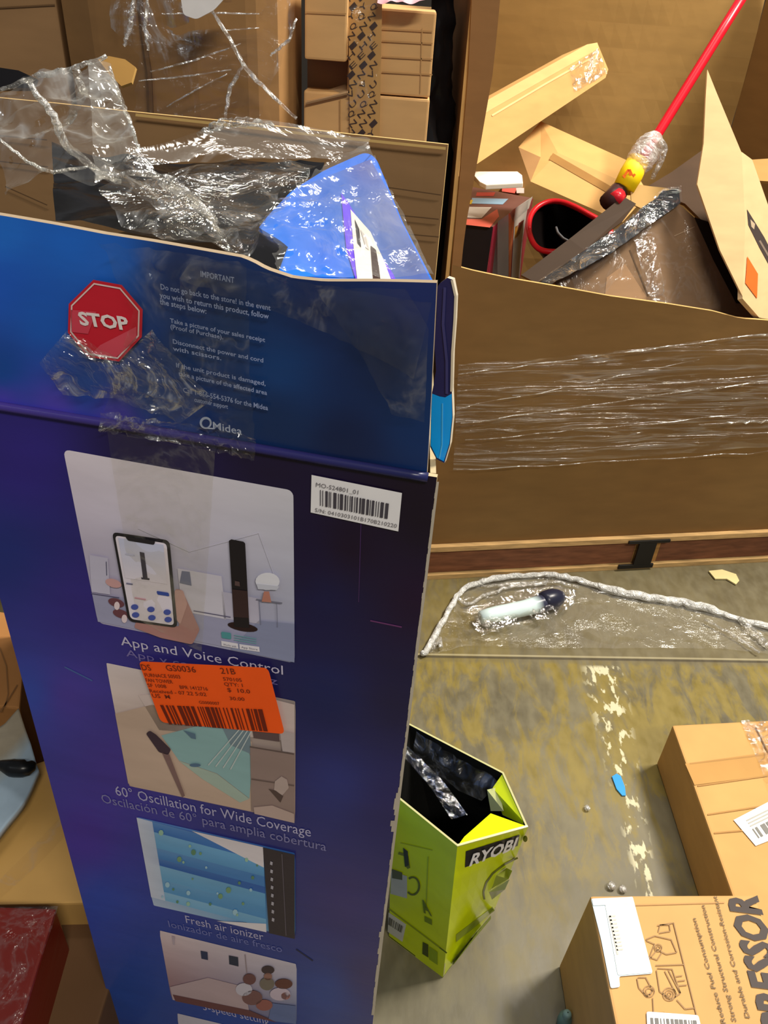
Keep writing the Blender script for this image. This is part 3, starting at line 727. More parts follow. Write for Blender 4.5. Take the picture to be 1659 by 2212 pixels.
# ================================================================== BLACK FAN IN A BAG inside the box
fb = thing('bagged_tower_fan', (-.17, .76, .012), 'black tower fan head wrapped in clear plastic bag inside the open blue carton', 'fan')
m = MB()
A_ = [aty(115, 300, .86), aty(690, 345, .86), aty(720, 600, .62), aty(110, 500, .62)]
zt = 1.17
a0, a1, a2, a3 = onz(112, 330, 1.19), onz(650, 352, 1.19), onz(640, 560, 1.12), onz(90, 520, 1.12)
topc = [Vector((-.31, .90, 1.17)), Vector((-.02, .86, 1.17)), Vector((-.04, .60, 1.15)), Vector((-.31, .63, 1.15))]
def rr_box(mb, x0, x1, y0, y1, z0, z1, r, col, n=6, crown=.0):
    ring = []
    for cx, cy, a0_ in ((x1 - r, y1 - r, 0), (x0 + r, y1 - r, 90), (x0 + r, y0 + r, 180), (x1 - r, y0 + r, 270)):
        for k in range(n + 1): a = math.radians(a0_ + 90 * k / n); ring.append((cx + r * math.cos(a), cy + r * math.sin(a)))
    cxm, cym = (x0 + x1) / 2, (y0 + y1) / 2
    P = [[Vector((x, y, z0)) for x, y in ring] + [Vector((ring[0][0], ring[0][1], z0))]]
    for s_, dz in ((1, 0), (.985, .006), (.95, .012), (.85, .016), (.5, .02), (.02, .022)):
        rr = [Vector((cxm + (x - cxm) * s_, cym + (y - cym) * s_, z1 - .022 + dz)) for x, y in ring]; P.append(rr + [rr[0].copy()])
    mb.grid(P, [[col] * len(P[0])] * len(P)); return mb
rr_box(m, -.335, -.03, .60, .895, .012, 1.165, .07, (16, 16, 18)); m.build('fan_body', M_PLASTIC, fb, smooth=True)
# folded black foam bag bulging up behind
m = MB(); P = wrinkle(loft(pxl([(112, 300, .90), (230, 340, .89), (450, 350, .89), (640, 352, .88), (700, 345, .88)], .9), pxl([(118, 470, .64), (300, 500, .60), (500, 540, .56), (600, 590, .55)], .6), 60, 40), .008, 8, 4)
m.grid(P, [[(12, 12, 14)] * 60] * 40); part(m.build('black_inner_bag', M_BLACKBAG, fb, smooth=True), 'black plastic inner bag')
film('clear_bag', pxl([(215, 395, .66), (350, 372, .80), (520, 355, .84), (690, 348, .84)], .8), pxl([(260, 480, .58), (400, 520, .55), (530, 545, .545), (560, 500, .56)], .56), M_BAG, fb, 90, 70, .007, 14, 33)
film('clear_bag', pxl([(300, 400, .66), (420, 380, .74), (560, 370, .78), (640, 365, .8)], .7), pxl([(400, 525, .54), (480, 490, .58), (560, 480, .60), (590, 430, .66)], .58), M_BAG, fb, 70, 60, .006, 16, 35)

# ================================================================== PALLET + BULK BOX on the right
G0, G1 = onz(940, 1252, 0), onz(1659, 1214, 0)
GD = (G1 - G0).normalized(); GN = Vector((GD.y, -GD.x, 0))
G0 = G0 - GD * .05
GPf = Plane(G0, GN)                                    # pallet front
pal = thing('wooden_pallet', tuple(G0 + GD * .6 - GN * .5), 'wooden pallet under the large open cardboard bin', 'pallet')
def pbox(u0, u1, d0, d1, z0, z1, col, name, lab=None, mat=M_WOOD):
    c = G0 + GD * ((u0 + u1) / 2) - GN * ((d0 + d1) / 2) + Vector((0, 0, (z0 + z1) / 2))
    o = MB().box(c, GD * ((u1 - u0) / 2), -GN * ((d1 - d0) / 2), Vector((0, 0, (z1 - z0) / 2)), col).build(name, mat, pal, bevel=.001)
    if lab: part(o, lab)
    return o
for u0, u1, z in ((0, 1.35, .001), ): pbox(u0, u1, 0, .09, 0, .016, (182, 148, 96), 'bottom_board')
pbox(0, 1.35, .5, .59, 0, .016, (170, 136, 88), 'bottom_board'); pbox(0, 1.35, 1.0, 1.09, 0, .016, (170, 136, 88), 'bottom_board')
pbox(0, .65, .012, .05, .017, .098, (122, 78, 52), 'stringer', 'reddish stained stringer'); pbox(.73, 1.35, .012, .05, .017, .098, (116, 74, 50), 'stringer')
pbox(.645, .73, .052, .14, .017, .098, (150, 112, 62), 'block')
pbox(.65, .73, .012, .05, .017, .098, (168, 124, 68), 'block')
pbox(0, 1.35, .53, .57, .017, .098, (110, 76, 50), 'stringer'); pbox(0, 1.35, 1.03, 1.07, .017, .098, (110, 76, 50), 'stringer')
pbox(0, 1.35, 0, .098, .099, .116, (190, 154, 102), 'deck_board')
for k in range(1, 9): pbox(0, 1.35, .12 * k, .09 + .12 * k, .099, .116, (176, 140, 92), 'deck_board')
u_ = .735
m = MB()
for (a, b, z0, z1) in ((.615, .745, .100, .110), (.65, .705, .022, .1), (.605, .715, .008, .022)):
    c = G0 + GD * ((a + b) / 2) + GN * .004 + Vector((0, 0, (z0 + z1) / 2)); m.box(c, GD * ((b - a) / 2), -GN * .003, Vector((0, 0, (z1 - z0) / 2)), (34, 32, 30))
part(m.build('bracket', M_METAL, pal, bevel=.001), 'black I-shaped repair bracket')

bin_ = thing('bulk_box', tuple(G0 + GD * .6 - GN * .5 + Vector((0, 0, .117))), 'large open cardboard bin on the pallet with cut-down wrapped front wall', 'bulk bin')
GB = Plane(G0 - GN * .015, GN)
KB = (126, 96, 54)
m = MB(); rim = (196, 158, 98)
tp = [(978, 572), (1015, 583), (1100, 601), (1200, 618), (1320, 640), (1440, 656), (1540, 672), (1600, 688), (1659, 692), (1760, 706), (2100, 750)]
T3 = [GB.at(*p) for p in tp]
zb0 = .118
P = loft(T3, [Vector((T3[0].x, T3[0].y, zb0)), Vector((T3[-1].x, T3[-1].y, zb0))], 60, 30)
P = [[p + GN * (.012 * noise.noise(p * 3) * math.sin(math.pi * j / 29)) for p in r] for j, r in enumerate(P)]
Gc = [[mixc(KB, (120, 88, 48), .5 + .5 * noise.noise(p * 4)) for p in r] for r in P]
m.sheet(P, Gc, .009, GN, rim, (150, 112, 66)); part(m.build('front_wall', M_KRAFT, bin_), 'front wall cut down to a sagging ragged edge')
# corner post: uncut strip of the front wall + the left wall running back
cn = GB.at(975, 585); cn0 = Vector((cn.x - .0, cn.y, 0))
cnt = GB.at(1022, 0); edt = GB.at(1082, 0)
m = MB()
lft = [GB.at(*p) for p in ((1022, -60), (1012, 150), (996, 350), (976, 575), (972, 640))]
rgt = [GB.at(*p) for p in ((1086, -60), (1066, 150), (1040, 300), (1004, 500), (990, 640))]
P = loft([a for a in lft], [b for b in rgt], 12, 6); P = [list(r) for r in P]
m.sheet(P, [[(134, 96, 56)] * 12] * 6, .008, GN, (150, 112, 66), (150, 112, 66)); m.build('corner_post', M_KRAFT, bin_)
LW0 = Vector((lft[3].x, lft[3].y, 0)) + Vector((0, .006, 0))
LWt = lft[0]
back_l = Vector((.035, 2.75, 0)); back_r = Vector((1.0, 2.75, 0))
m = MB(); ZT = 1.5
a, b = lft[3], lft[0]
m.slab([Vector((lft[0].x, lft[0].y + .008, ZT)), Vector((LW0.x, LW0.y + .002, .118)), Vector((back_l.x, back_l.y, .118)), Vector((back_l.x, back_l.y, ZT))], .008, (-1, 0, 0), (118, 84, 50), rim, (150, 112, 66))
m.build('left_wall', M_KRAFT, bin_)
m = MB(); P = loft([Vector((.03, 2.755, ZT + .1)), Vector((1.0, 2.755, ZT + .1))], [Vector((.03, 2.755, .118)), Vector((1.03, 2.755, .118))], 24, 24)
P = [[p + Vector((0, .03 * noise.noise(p * 2.2), 0)) for p in r] for r in P]
m.sheet(P, [[(160, 124, 68)] * 24] * 24, .008, (0, -1, 0), rim, KB); m.build('back_wall', M_KRAFT, bin_)
m = MB(); ER = G0 + GD * 1.3
m.slab([Vector((1.0, 2.75, ZT + .1)), Vector((1.03, 2.75, .118)), Vector((ER.x + .03, ER.y, .118)), Vector((ER.x + .03, ER.y, ZT))], .008, (-1, 0, 0), (140, 104, 56), rim, KB)
m.build('right_wall', M_KRAFT, bin_)
m = MB(); m.slab([Vector((.1, 1.75, .13)), Vector((1.25, 1.96, .13)), Vector((1.02, 2.7, .13)), Vector((.06, 2.7, .13))], .01, (0, 0, 1), KB); m.build('bottom_panel', M_KRAFT, bin_)
# stretch wrap round the front
film('stretch_wrap', onpl(GB, [(986, 780), (1300, 755), (1760, 700)], .02), onpl(GB, [(975, 1010), (1300, 985), (1760, 950)], .02), M_STRETCH, bin_, 60, 30, .006, 16, 41, (.3, .3, 5))
for (x0, y0, x1, y1, w) in ((985, 800, 1659, 712, .0016), (985, 872, 1500, 770, .0012), (990, 905, 1659, 812, .0018), (1010, 1004, 1659, 965, .0012), (1100, 845, 1659, 800, .001), (1000, 940, 1600, 885, .0014), (1560, 905, 1659, 900, .003)):
    A3 = [GB.at(x0 + (x1 - x0) * t / 12, y0 + (y1 - y0) * t / 12 + random.uniform(-3, 3), .025) for t in range(13)]
    MB().tube(A3, w, WHT, 6).build('wrap_fold', M_FILM, bin_, smooth=True)

# ---------------- things inside the bin
# long carton leaning across the back corner
def corner_box(p, ex, ey, ez):
    """box from corner p along three edge vectors"""
    p, ex, ey, ez = map(Vector, (p, ex, ey, ez))
    t = [p + ez, p + ex + ez, p + ex + ey + ez, p + ey + ez]; b = [q - ez for q in t]; return t, b
TAN = (204, 160, 98)
lc = thing('long_carton', (.3, 2.3, .9), 'long narrow tan carton leaning diagonally across the corner of the bin', 'box')
P0, P1 = aty(1025, 350, 2.1), aty(1305, 165, 2.55)
U0 = aty(1060, 222, 2.15)
axis = P1 - P0; upv = (aty(1052, 232, 2.12) - P0); depth = Vector((-.03, .10, .05))
axis = axis * 1.0; t0 = P0 - axis * .5
m = MB()
face = [t0, P1, aty(1290, 96, 2.56), t0 + (aty(1052, 232, 2.12) - P0)]
upA = face[3] - face[0]
LP = Plane.three(face[0], face[1], aty(1290, 96, 2.56))
m.slab([LP.at(*p) for p in ((980, 388), (1308, 168), (1314, 150), (1290, 92), (1268, 96), (1060, 212), (980, 262))], .085, LP.n, TAN)
m.px(LP, [(980, 262), (1060, 212), (1268, 96), (1290, 92), (1294, 104), (1062, 236), (980, 288)], (222, 180, 118), 1)  # lighter band paints the lit narrow top face into the colour
m.build('body', M_KRAFT, lc)
film('packing_tape', [LP.at(*p, .004) for p in ((1225, 150), (1290, 105))], [LP.at(*p, .004) for p in ((1240, 200), (1308, 160))], M_TAPE2, lc, 20, 16, .003, 40, 51)
m = MB(); m.line(LP, [(1062, 250), (1180, 180), (1290, 118)], 4, (232, 192, 132), 3); part(m.build('folded_edge', M_KRAFT, lc), 'lighter fold line')
# taped carton behind the red rimmed tub
tc = thing('taped_carton', (.5, 2.3, .8), 'short tan carton sealed with clear tape, tilted below the long leaning carton', 'box')
a, b, c, d = aty(1180, 262, 2.42), aty(1122, 325, 2.28), aty(1148, 392, 2.22), aty(1200, 330, 2.3)
m = MB()
ax = aty(1345, 352, 2.38) - a            # runs right-down
end = [a, b, c]; 
Tt = [aty(1168, 262, 2.42), aty(1372, 372, 2.30), aty(1400, 480, 2.2), aty(1150, 330, 2.22)]
E_a, E_b, E_c = aty(1168, 262, 2.42), aty(1120, 318, 2.30), aty(1146, 392, 2.22)
E_d = aty(1205, 330, 2.30)
run = aty(1345, 480, 2.20) - E_c
TAN = (196, 152, 90); m.face([E_a, E_b, E_c, E_d], TAN); m.face([E_d, E_c, E_c + run, E_d + run], TAN); m.face([E_a, E_d, E_d + run, E_a + run], TAN)
m.face([E_b, E_a, E_a + run, E_b + run], TAN); m.face([E_c, E_b, E_b + run, E_c + run], (150, 110, 64)); m.face([E_d + run, E_c + run, E_b + run, E_a + run], TAN)  # underside face carries a darker, shaded copy of the tan
m.build('body', M_KRAFT, tc)
m = MB(); Fp = Plane.three(E_d, E_c, E_c + run); Tp = Plane.three(E_a, E_d, E_d + run)
m.line(Fp, [(1190, 338), (1340, 424)], 16, (150, 108, 50), 3)
part(m.build('tape_strip', M_KRAFT, tc), 'glossy brown tape strip')
# white tray
wt = Plane.three(aty(1020, 372, 2.15), aty(1110, 372, 2.15), aty(1040, 398, 2.05)); m = MB()
m.slab([wt.at(*p) for p in ((1020, 374), (1024, 370), (1118, 370), (1128, 378), (1130, 395), (1050, 399), (1036, 392))], .012, wt.n, (240, 232, 214))
tag(m.build('foam_sheet', M_PLASTIC, None, bevel=.002), 'white foam sheet lying on top of the red and grey product box', 'foam sheet')
# red and grey product box
pb = thing('printed_product_box', (.25, 2.0, .6), 'red, grey and white printed product box in the near left corner of the bin', 'box')
t4 = [aty(1040, 500, 1.90), aty(1000, 470, 1.98), aty(1085, 400, 2.18), aty(1150, 430, 2.10)]
t4 = [onz(1065, 490, .86), onz(985, 480, .86), onz(1010, 402, .86), onz(1152, 428, .86)]
b4 = [Vector((p.x, p.y, .30)) for p in t4]
m = MB(); m.hexa(t4, b4, (116, 78, 72), [(30, 28, 34), (60, 30, 34), (150, 40, 50), (150, 50, 60)])
TP = Plane((t4[0].x, t4[0].y, .86), (0, 0, 1)); RP = Plane.three(t4[0], t4[3], b4[3])
m.px(TP, [(1003, 447), (1062, 448), (1040, 472), (1002, 470)], (226, 218, 204), 2); m.px(TP, [(1020, 428), (1098, 430), (1086, 442), (1016, 440)], (150, 190, 216), 2)
m.px(TP, [(1010, 434), (1022, 432), (1018, 442), (1008, 442)], (226, 190, 60), 3); m.px(TP, [(1030, 416), (1070, 416), (1066, 424), (1028, 424)], (200, 70, 66), 2)
m.px(TP, [(1085, 402), (1118, 402), (1112, 418), (1084, 414)], (214, 90, 84), 2); m.px(TP, [(1114, 400), (1132, 404), (1132, 418), (1116, 418)], (220, 190, 184), 3)
m.px(TP, [(1040, 474), (1074, 452), (1078, 468), (1058, 492), (1006, 486), (1004, 474)], (212, 96, 80), 2)
for q, c in (([(1065, 492), (1074, 480), (1074, 600), (1052, 600)], (150, 40, 62)), ([(1075, 478), (1098, 462), (1100, 600), (1062, 600)], (150, 144, 140)), ([(1098, 462), (1112, 452), (1104, 560), (1102, 600), (1098, 600)], (206, 110, 70)), ([(1112, 450), (1142, 432), (1128, 520), (1122, 600), (1104, 600)], (200, 192, 180)), ([(1100, 458), (1150, 424), (1142, 450), (1108, 480)], (206, 200, 188)), ([(1112, 490), (1120, 485), (1116, 512), (1110, 516)], (222, 150, 50)), ([(1120, 482), (1132, 474), (1122, 506), (1116, 512)], (150, 40, 50))):
    m.px(RP, q, c, 2)
m.build('body', M_PRINT, pb)
# red rimmed tub
tub = thing('red_tub', (.55, 2.0, .6), 'black tub with glossy red rim lying beside the red and grey product box', 'tub')
ringp = [(1143, 500), (1145, 470), (1160, 448), (1185, 436), (1212, 436), (1240, 446), (1270, 462), (1300, 480), (1320, 505), (1300, 535), (1262, 542), (1215, 544), (1175, 542), (1154, 528)]
UPl = Plane(onz(1200, 490, .82), (-.1, -.45, .9))
rc = [UPl.at(*p) for p in ringp]; cen = sum(rc, Vector()) / len(rc)
sm = []
for k in range(len(rc)):
    p0, p1, p2, p3 = rc[k - 1], rc[k], rc[(k + 1) % len(rc)], rc[(k + 2) % len(rc)]
    for t in (0, .25, .5, .75): sm.append(.5 * ((2 * p1) + (p2 - p0) * t + (2 * p0 - 5 * p1 + 4 * p2 - p3) * t * t + (3 * p1 - p0 - 3 * p2 + p3) * t ** 3))
MB().tube(sm + [sm[0], sm[1]], .0085, (214, 30, 40), 10).build('rim', M_PLASTIC, tub, smooth=True)
m = MB(); rows = []
for k, (s_, dz) in enumerate(((1, 0), (.95, -.04), (.8, -.12), (.65, -.16), (.05, -.16))): rows.append([cen + (p - cen) * s_ + Vector((.55, .75, -1)) * (-dz * .75) for p in sm + [sm[0]]])
m.grid(rows, [[(20, 15, 14)] * len(rows[0])] * len(rows)); BOWL = m.build('bowl', M_PLASTIC, tub, smooth=True)
m = MB(); hp = [UPl.at(x, y, -.03) for x, y in ((1204, 474), (1208, 486), (1220, 498), (1236, 506), (1250, 508))]
m.tube(resample(hp, 14), .004, (120, 122, 126), 8); part(m.build('handle', M_METAL, BOWL, smooth=True), 'thin curved grey handle')
# red pole tool
pole = thing('red_pole', (.7, 2.2, .85), 'long red pole leaning out of the bin with yellow label and plastic sleeve', 'pole')
pa, pb_ = aty(1340, 420, 2.12), aty(1625, -40, 2.42)
pd = pb_ - pa
MB().tube([pa + pd * t for t in (0, .25, .5, .75, 1.15)], .0125, (212, 22, 40), 14).build('shaft', M_PLASTIC, pole, smooth=True)
s0, s1, s2 = aty(1340, 412, 2.10), aty(1362, 372, 2.12), aty(1382, 345, 2.13)
yl0, yl1 = aty(1347, 408, 2.09), aty(1380, 345, 2.13)
YLAB = MB().tube([yl0, yl0.lerp(yl1, .5), yl1], [.028, .030, .027], [(250, 214, 0), (250, 214, 0), (246, 224, 90)], 16).build('yellow_label', M_PAPER, pole, smooth=True)
m = MB(); YP = Plane(yl0.lerp(yl1, .5) - Vector((0, .034, 0)), (-.1, -1, .25)); [m.line(YP, q_, 5, (236, 110, 10), 0) for q_ in ([(1350, 378), (1358, 366), (1364, 384), (1372, 376)], [(1360, 366), (1366, 380), (1360, 392)], [(1352, 386), (1346, 378)])]; part(m.build('label_lettering', M_PAPER, YLAB), 'orange lettering')
sl = [aty(1372, 365, 2.12), aty(1388, 340, 2.13), aty(1402, 318, 2.15), aty(1418, 292, 2.17)]
MB().tube(resample(sl, 14), [.028, .030, .034, .036, .034, .037, .036, .034, .036, .034, .030, .028, .022, .016], (226, 190, 176), 14).build('plastic_sleeve', film_mat('cloudy_sleeve', .38, .4, 22, rough=.15, white=.75, lo=.4, tint=(.95, .85, .82, 1)), pole, smooth=True)
rope('sleeve_tail', [(1428, 300), (1436, 325), (1425, 350), (1410, 385)], 2.12, .014, pole, 12)
MB().tube([aty(1312, 440, 2.06), aty(1338, 412, 2.09)], [.024, .024], (70, 44, 44), 12).build('ferrule', M_METAL, pole, smooth=True)
m = MB(); m.tube([aty(1326, 432, 2.05), aty(1338, 421, 2.07)], [.018, .018], (196, 30, 44), 12); m.build('red_collar', M_PLASTIC, pole, smooth=True)
# big brown carton, open towards the pole, wrapped in film
bc = thing('wrapped_brown_carton', (.75, 1.95, .5), 'big brown carton in clear film lying tilted at the front of the bin', 'box')
BPn = Plane.three(aty(1195, 612, 1.87), aty(1470, 440, 2.05), aty(1640, 690, 1.97))
m = MB()
out = [(1195, 640), (1200, 606), (1330, 525), (1468, 442), (1500, 470), (1560, 545), (1640, 680), (1640, 725), (1195, 650)]
m.slab([BPn.at(*p) for p in out], .22, BPn.n, (128, 100, 74), (110, 82, 54), (90, 66, 40))
m.px(BPn, [(1306, 640), (1310, 600), (1350, 570), (1395, 640), (1396, 660), (1306, 650)], (156, 122, 90), 2)
m.line(BPn, [(1360, 540), (1400, 640)], 3, (92, 70, 50), 2); m.line(BPn, [(1456, 510), (1500, 490)], 2, (160, 134, 108), 2)
m.build('body', M_KRAFT, bc)
m = MB(); U = Plane.three(aty(1140, 600, 1.84), aty(1470, 420, 2.06), aty(1300, 560, 1.90))
foam = [aty(x, y, Y) for x, y, Y in ((1160, 612, 1.84), (1258, 545, 1.92), (1340, 490, 1.99), (1432, 412, 2.08), (1466, 408, 2.08))]
foam2 = [aty(x, y, Y) for x, y, Y in ((1190, 614, 1.80), (1280, 570, 1.86), (1345, 528, 1.92), (1425, 470, 2.0), (1470, 440, 2.02))]
P = wrinkle(loft(foam, foam2, 50, 10), .006, 20, 2); m.grid(P, [[(40, 44, 50)] * 50] * 10)
part(m.build('black_film_edge', M_BLACKBAG, bc, smooth=True), 'shiny black film along the upper edge')
film('clear_film', [p + Vector((0, -.012, .01)) for p in foam], [p + Vector((0, -.012, .006)) for p in foam2], M_BAG, bc, 60, 12, .003, 12, 61)
film('clear_film', onpl(BPn, [(1360, 500), (1380, 580), (1400, 660)], .01), onpl(BPn, [(1402, 485), (1418, 560), (1438, 660)], .01), M_TAPE2, bc, 40, 20, .004, 30, 63)
film('clear_film', onpl(BPn, [(1200, 615), (1330, 535), (1460, 450)], .008), onpl(BPn, [(1230, 680), (1400, 680), (1600, 690)], .008), M_TAPE, bc, 50, 30, .003, 12, 65)
# lifted flap of that carton: inside face painted dark for its shade, cream edge
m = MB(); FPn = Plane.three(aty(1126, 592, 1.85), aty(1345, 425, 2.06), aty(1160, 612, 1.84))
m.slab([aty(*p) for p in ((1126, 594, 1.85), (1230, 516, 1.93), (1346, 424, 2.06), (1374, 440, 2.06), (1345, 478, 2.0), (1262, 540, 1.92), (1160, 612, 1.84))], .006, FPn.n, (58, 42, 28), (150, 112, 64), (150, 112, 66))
part(m.build('raised_flap', M_KRAFT, bc), 'raised flap, inside face coloured dark for shade')
m = MB(); KPn = Plane(aty(1400, 430, 2.07), (0, -.8, .6))
m.slab([KPn.at(*p) for p in ((1362, 408), (1376, 398), (1402, 402), (1440, 406), (1452, 412), (1420, 430), (1385, 450), (1364, 440))], .004, KPn.n, (190, 152, 92)); m.build('torn_edge', M_KRAFT, bc)
# dark board behind
m = MB(); DPn = Plane.three(aty(1400, 400, 2.16), aty(1520, 325, 2.28), aty(1560, 470, 2.1))
m.slab([DPn.at(*p) for p in ((1395, 405), (1450, 372), (1520, 322), (1540, 380), (1570, 470), (1600, 560), (1480, 440))], .008, DPn.n, (70, 48, 26), (120, 88, 50))
tag(m.build('dark_board', M_KRAFT, None), 'dark brown board wedged between the red pole and the upright cream carton', 'board')
# upright cream carton at the right
uc = thing('upright_cream_carton', (1.0, 1.95, .5), 'pale cream carton standing open at the right of the bin, orange sticker on its side', 'box')
a = [aty(*p) for p in ((1524, 150, 2.16), (1520, 300, 2.08), (1506, 400, 2.02), (1600, 620, 1.88), (1600, 330, 2.06))]
UA = Plane.three(aty(1506, 400, 2.00), aty(1602, 640, 1.86), aty(1540, 180, 2.14))
m = MB(); m.slab([UA.at(*p) for p in ((1528, 150), (1548, 200), (1602, 330), (1610, 480), (1604, 640), (1555, 540), (1506, 398), (1520, 310), (1524, 220))], .006, UA.n, (204, 172, 124), (226, 196, 150), (150, 112, 66))
part(m.build('wide_flap', M_KRAFT, uc), 'tall pointed flap')
p1, p2 = UA.at(1602, 330), UA.at(1604, 640)
UB = Plane.three(p1, p2, aty(1680, 600, 2.02))
m = MB(); m.slab([UB.at(*p) for p in ((1602, 328), (1625, 345), (1700, 560), (1720, 700), (1640, 686), (1604, 645), (1606, 480))], .012, UB.n, (206, 174, 128), (214, 184, 140), (150, 112, 66))
m.px(UB, [(1613, 452), (1650, 512), (1680, 570), (1670, 590), (1640, 535), (1616, 486)], (60, 50, 46), 2); m.px(UB, [(1620, 474), (1630, 484), (1628, 496), (1622, 490)], (170, 150, 124), 3)
m.line(UB, [(1640, 520), (1672, 575)], 4, (120, 104, 90), 3)
part(m.build('side_panel', M_KRAFT, uc), 'side panel with black printed mark')
m = MB(); m.px(UB, [(1613, 554), (1636, 592), (1634, 645), (1609, 612)], (250, 100, 34), 4); part(m.build('orange_sticker', M_PAPER, uc), 'orange sticker')
m = MB(); m.slab([BPn.at(*p, .002) for p in ((1500, 470), (1530, 480), (1600, 620), (1604, 655), (1590, 655), (1540, 560))], .01, BPn.n, (28, 18, 10)); part(m.build('gap_shade_strip', M_KRAFT, uc), 'dark strip coloured for the shade of the gap')  # near-black strip laid in for the shaded gap beside the wide flap
# board at far right
bd = Plane(aty(1640, 360, 2.2), (-.3, -.6, .7)); m = MB()
m.slab([bd.at(*p) for p in ((1622, 345), (1668, 342), (1668, 392), (1634, 390))], .01, bd.n, (190, 146, 84))
tag(m.build('loose_board', M_KRAFT, None), 'tan board strip lying behind the cream carton at the edge of the bin', 'board')
# kraft fill under the goods
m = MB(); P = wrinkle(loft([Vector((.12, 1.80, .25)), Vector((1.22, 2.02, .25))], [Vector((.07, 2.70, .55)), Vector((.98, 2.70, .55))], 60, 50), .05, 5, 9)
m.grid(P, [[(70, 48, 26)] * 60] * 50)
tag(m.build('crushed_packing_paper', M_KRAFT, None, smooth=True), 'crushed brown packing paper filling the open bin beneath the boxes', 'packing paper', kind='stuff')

# ================================================================== STACK OF CARTONS behind the blue box
def carton_y(x0, y0, x1, y1, Y, dep, zlow, cols, name, label, group=None, side=None):
    """upright carton whose front face covers a pixel rectangle at distance Y"""
    a, b, c, d = aty(x0, y0, Y), aty(x1, y0, Y), aty(x1, y1, Y), aty(x0, y1, Y)
    z1 = (a.z + b.z) / 2; z0 = zlow if zlow is not None else (c.z + d.z) / 2
    xa, xb = (a.x + d.x) / 2, (b.x + c.x) / 2
    t = [Vector((xa, Y, z1)), Vector((xb, Y, z1)), Vector((xb, Y + dep, z1)), Vector((xa, Y + dep, z1))]
    bt_ = [Vector((p.x, p.y, z0)) for p in t]
    o = thing(name, (xa + (xb - xa) / 2, Y + dep / 2, z0), label, 'box', group)
    MB().hexa(t, bt_, cols[0], cols[1]).build('body', M_KRAFT, o, bevel=.004)
    return o, z0, z1, xa, xb, Plane((0, Y, 0), (0, -1, 0))
st = (208, 164, 108)
o, z0, z1, xa, xb, pl = carton_y(656, 205, 924, 330, 1.60, .35, 0, (st, st), 'stacked_carton', 'tan carton at the bottom of the stack behind the blue box')
m = MB(); m.line(pl, [(735, 215), (735, 330)], 3, (176, 134, 84), 8); m.build('flap_seam', M_KRAFT, o)
o2, z02, z12, xa2, xb2, pl2 = carton_y(752, 18, 936, 203, 1.605, .33, z1 + .002, (st, st), 'stacked_carton', 'tan carton with striped lettered tape, right one on the stack', None)
m = MB()
for y in (62, 88, 122, 155): m.line(pl2, [(825, y), (934, y + 6)], 3, (186, 142, 90), 8)
m.line(pl2, [(912, 60), (908, 200)], 2, (190, 148, 96), 8); part(m.build('bent_ridges', M_KRAFT, o2), 'faint horizontal crush ridges')
m = MB()
tapeq = [(752, -20), (826, -20), (820, 300), (756, 300)]
rd = random.Random(11); TPn = Plane((0, 1.592, 0), (0, -1, 0))
m.px(TPn, tapeq, (196, 152, 92), 0)
for k in range(15):
    y = -10 + 21 * k
    for j, x in enumerate((756, 778, 800)):
        s = 'NIYQNIHEINVUQN'[(k + j) % 14]
        m.text(TPn, (x + (k % 2) * 4, y + 14), (x + 12 + (k % 2) * 4, y + 2), s, (70, 56, 50), 11, 3, weight=.0)
PTP = part(m.build('printed_tape', M_KRAFT_GLOSS, o2), 'packing tape printed with slanted black lettering')
film('tape_film', pxl([(748, -20), (768, 120), (745, 240)], 1.58), pxl([(830, -20), (828, 120), (790, 240)], 1.58), M_TAPE, PTP, 60, 20, .005, 18, 71)
o3, *_r = carton_y(658, -30, 750, 131, 1.57, .25, None, (st, st), 'stacked_carton', 'tan carton hanging over the dark gap at the left of the stack')
m = MB(); m.line(_r[-1], [(660, 26), (748, 30)], 3, (186, 142, 90), 8); m.build('flap_seam', M_KRAFT, o3)
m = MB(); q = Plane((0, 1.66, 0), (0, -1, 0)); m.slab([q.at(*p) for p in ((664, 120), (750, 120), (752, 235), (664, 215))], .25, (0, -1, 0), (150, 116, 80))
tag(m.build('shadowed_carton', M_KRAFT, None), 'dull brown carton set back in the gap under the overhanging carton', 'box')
m = MB(); q = Plane.three(aty(660, 210, 1.60), aty(750, 188, 1.66), aty(752, 200, 1.62)); m.slab([aty(*p) for p in ((660, 222, 1.59), (672, 205, 1.62), (752, 180, 1.66), (752, 200, 1.59))], .004, (0, -.6, .8), (182, 150, 112))
tag(m.build('loose_flap', M_KRAFT, None), 'bent grey-brown flap lying on the bottom carton of the stack', 'cardboard flap')
m = MB(); P = wrinkle(loft(pxl([(822, -20), (870, -24), (925, -18)], 1.60), pxl([(815, 4), (870, 10), (920, 6)], 1.56), 24, 8), .008, 20, 3); m.grid(P, [[(226, 168, 176)] * 24] * 8)
tag(m.build('pink_bag', M_PLASTIC, None, smooth=True), 'pale pink plastic bag on top of the carton stack', 'bag')
# dark bundle put in to keep the gap between stack and bin dark
m = MB(); P = wrinkle(loft([aty(925, 330, 1.68), aty(932, 150, 1.72), aty(935, -40, 1.76)], [aty(985, 330, 1.78), aty(980, 150, 1.78), aty(985, -40, 1.80)], 40, 16), .010, 14, 6)
m.grid(P, [[(16, 15, 16)] * 40] * 16)
low = [Vector((p.x, p.y, 0)) for p in (P[0][0], P[-1][0])]; m.grid([[P[j][0] for j in range(16)], [Vector((P[j][0].x, P[j][0].y, 0)) for j in range(16)]], [[(16, 15, 16)] * 16] * 2)
tag(m.build('gap_filler_bundle', M_BLACKBAG, None, smooth=True), 'black plastic bundle added to darken the gap between the carton stack and the bin', 'bag')

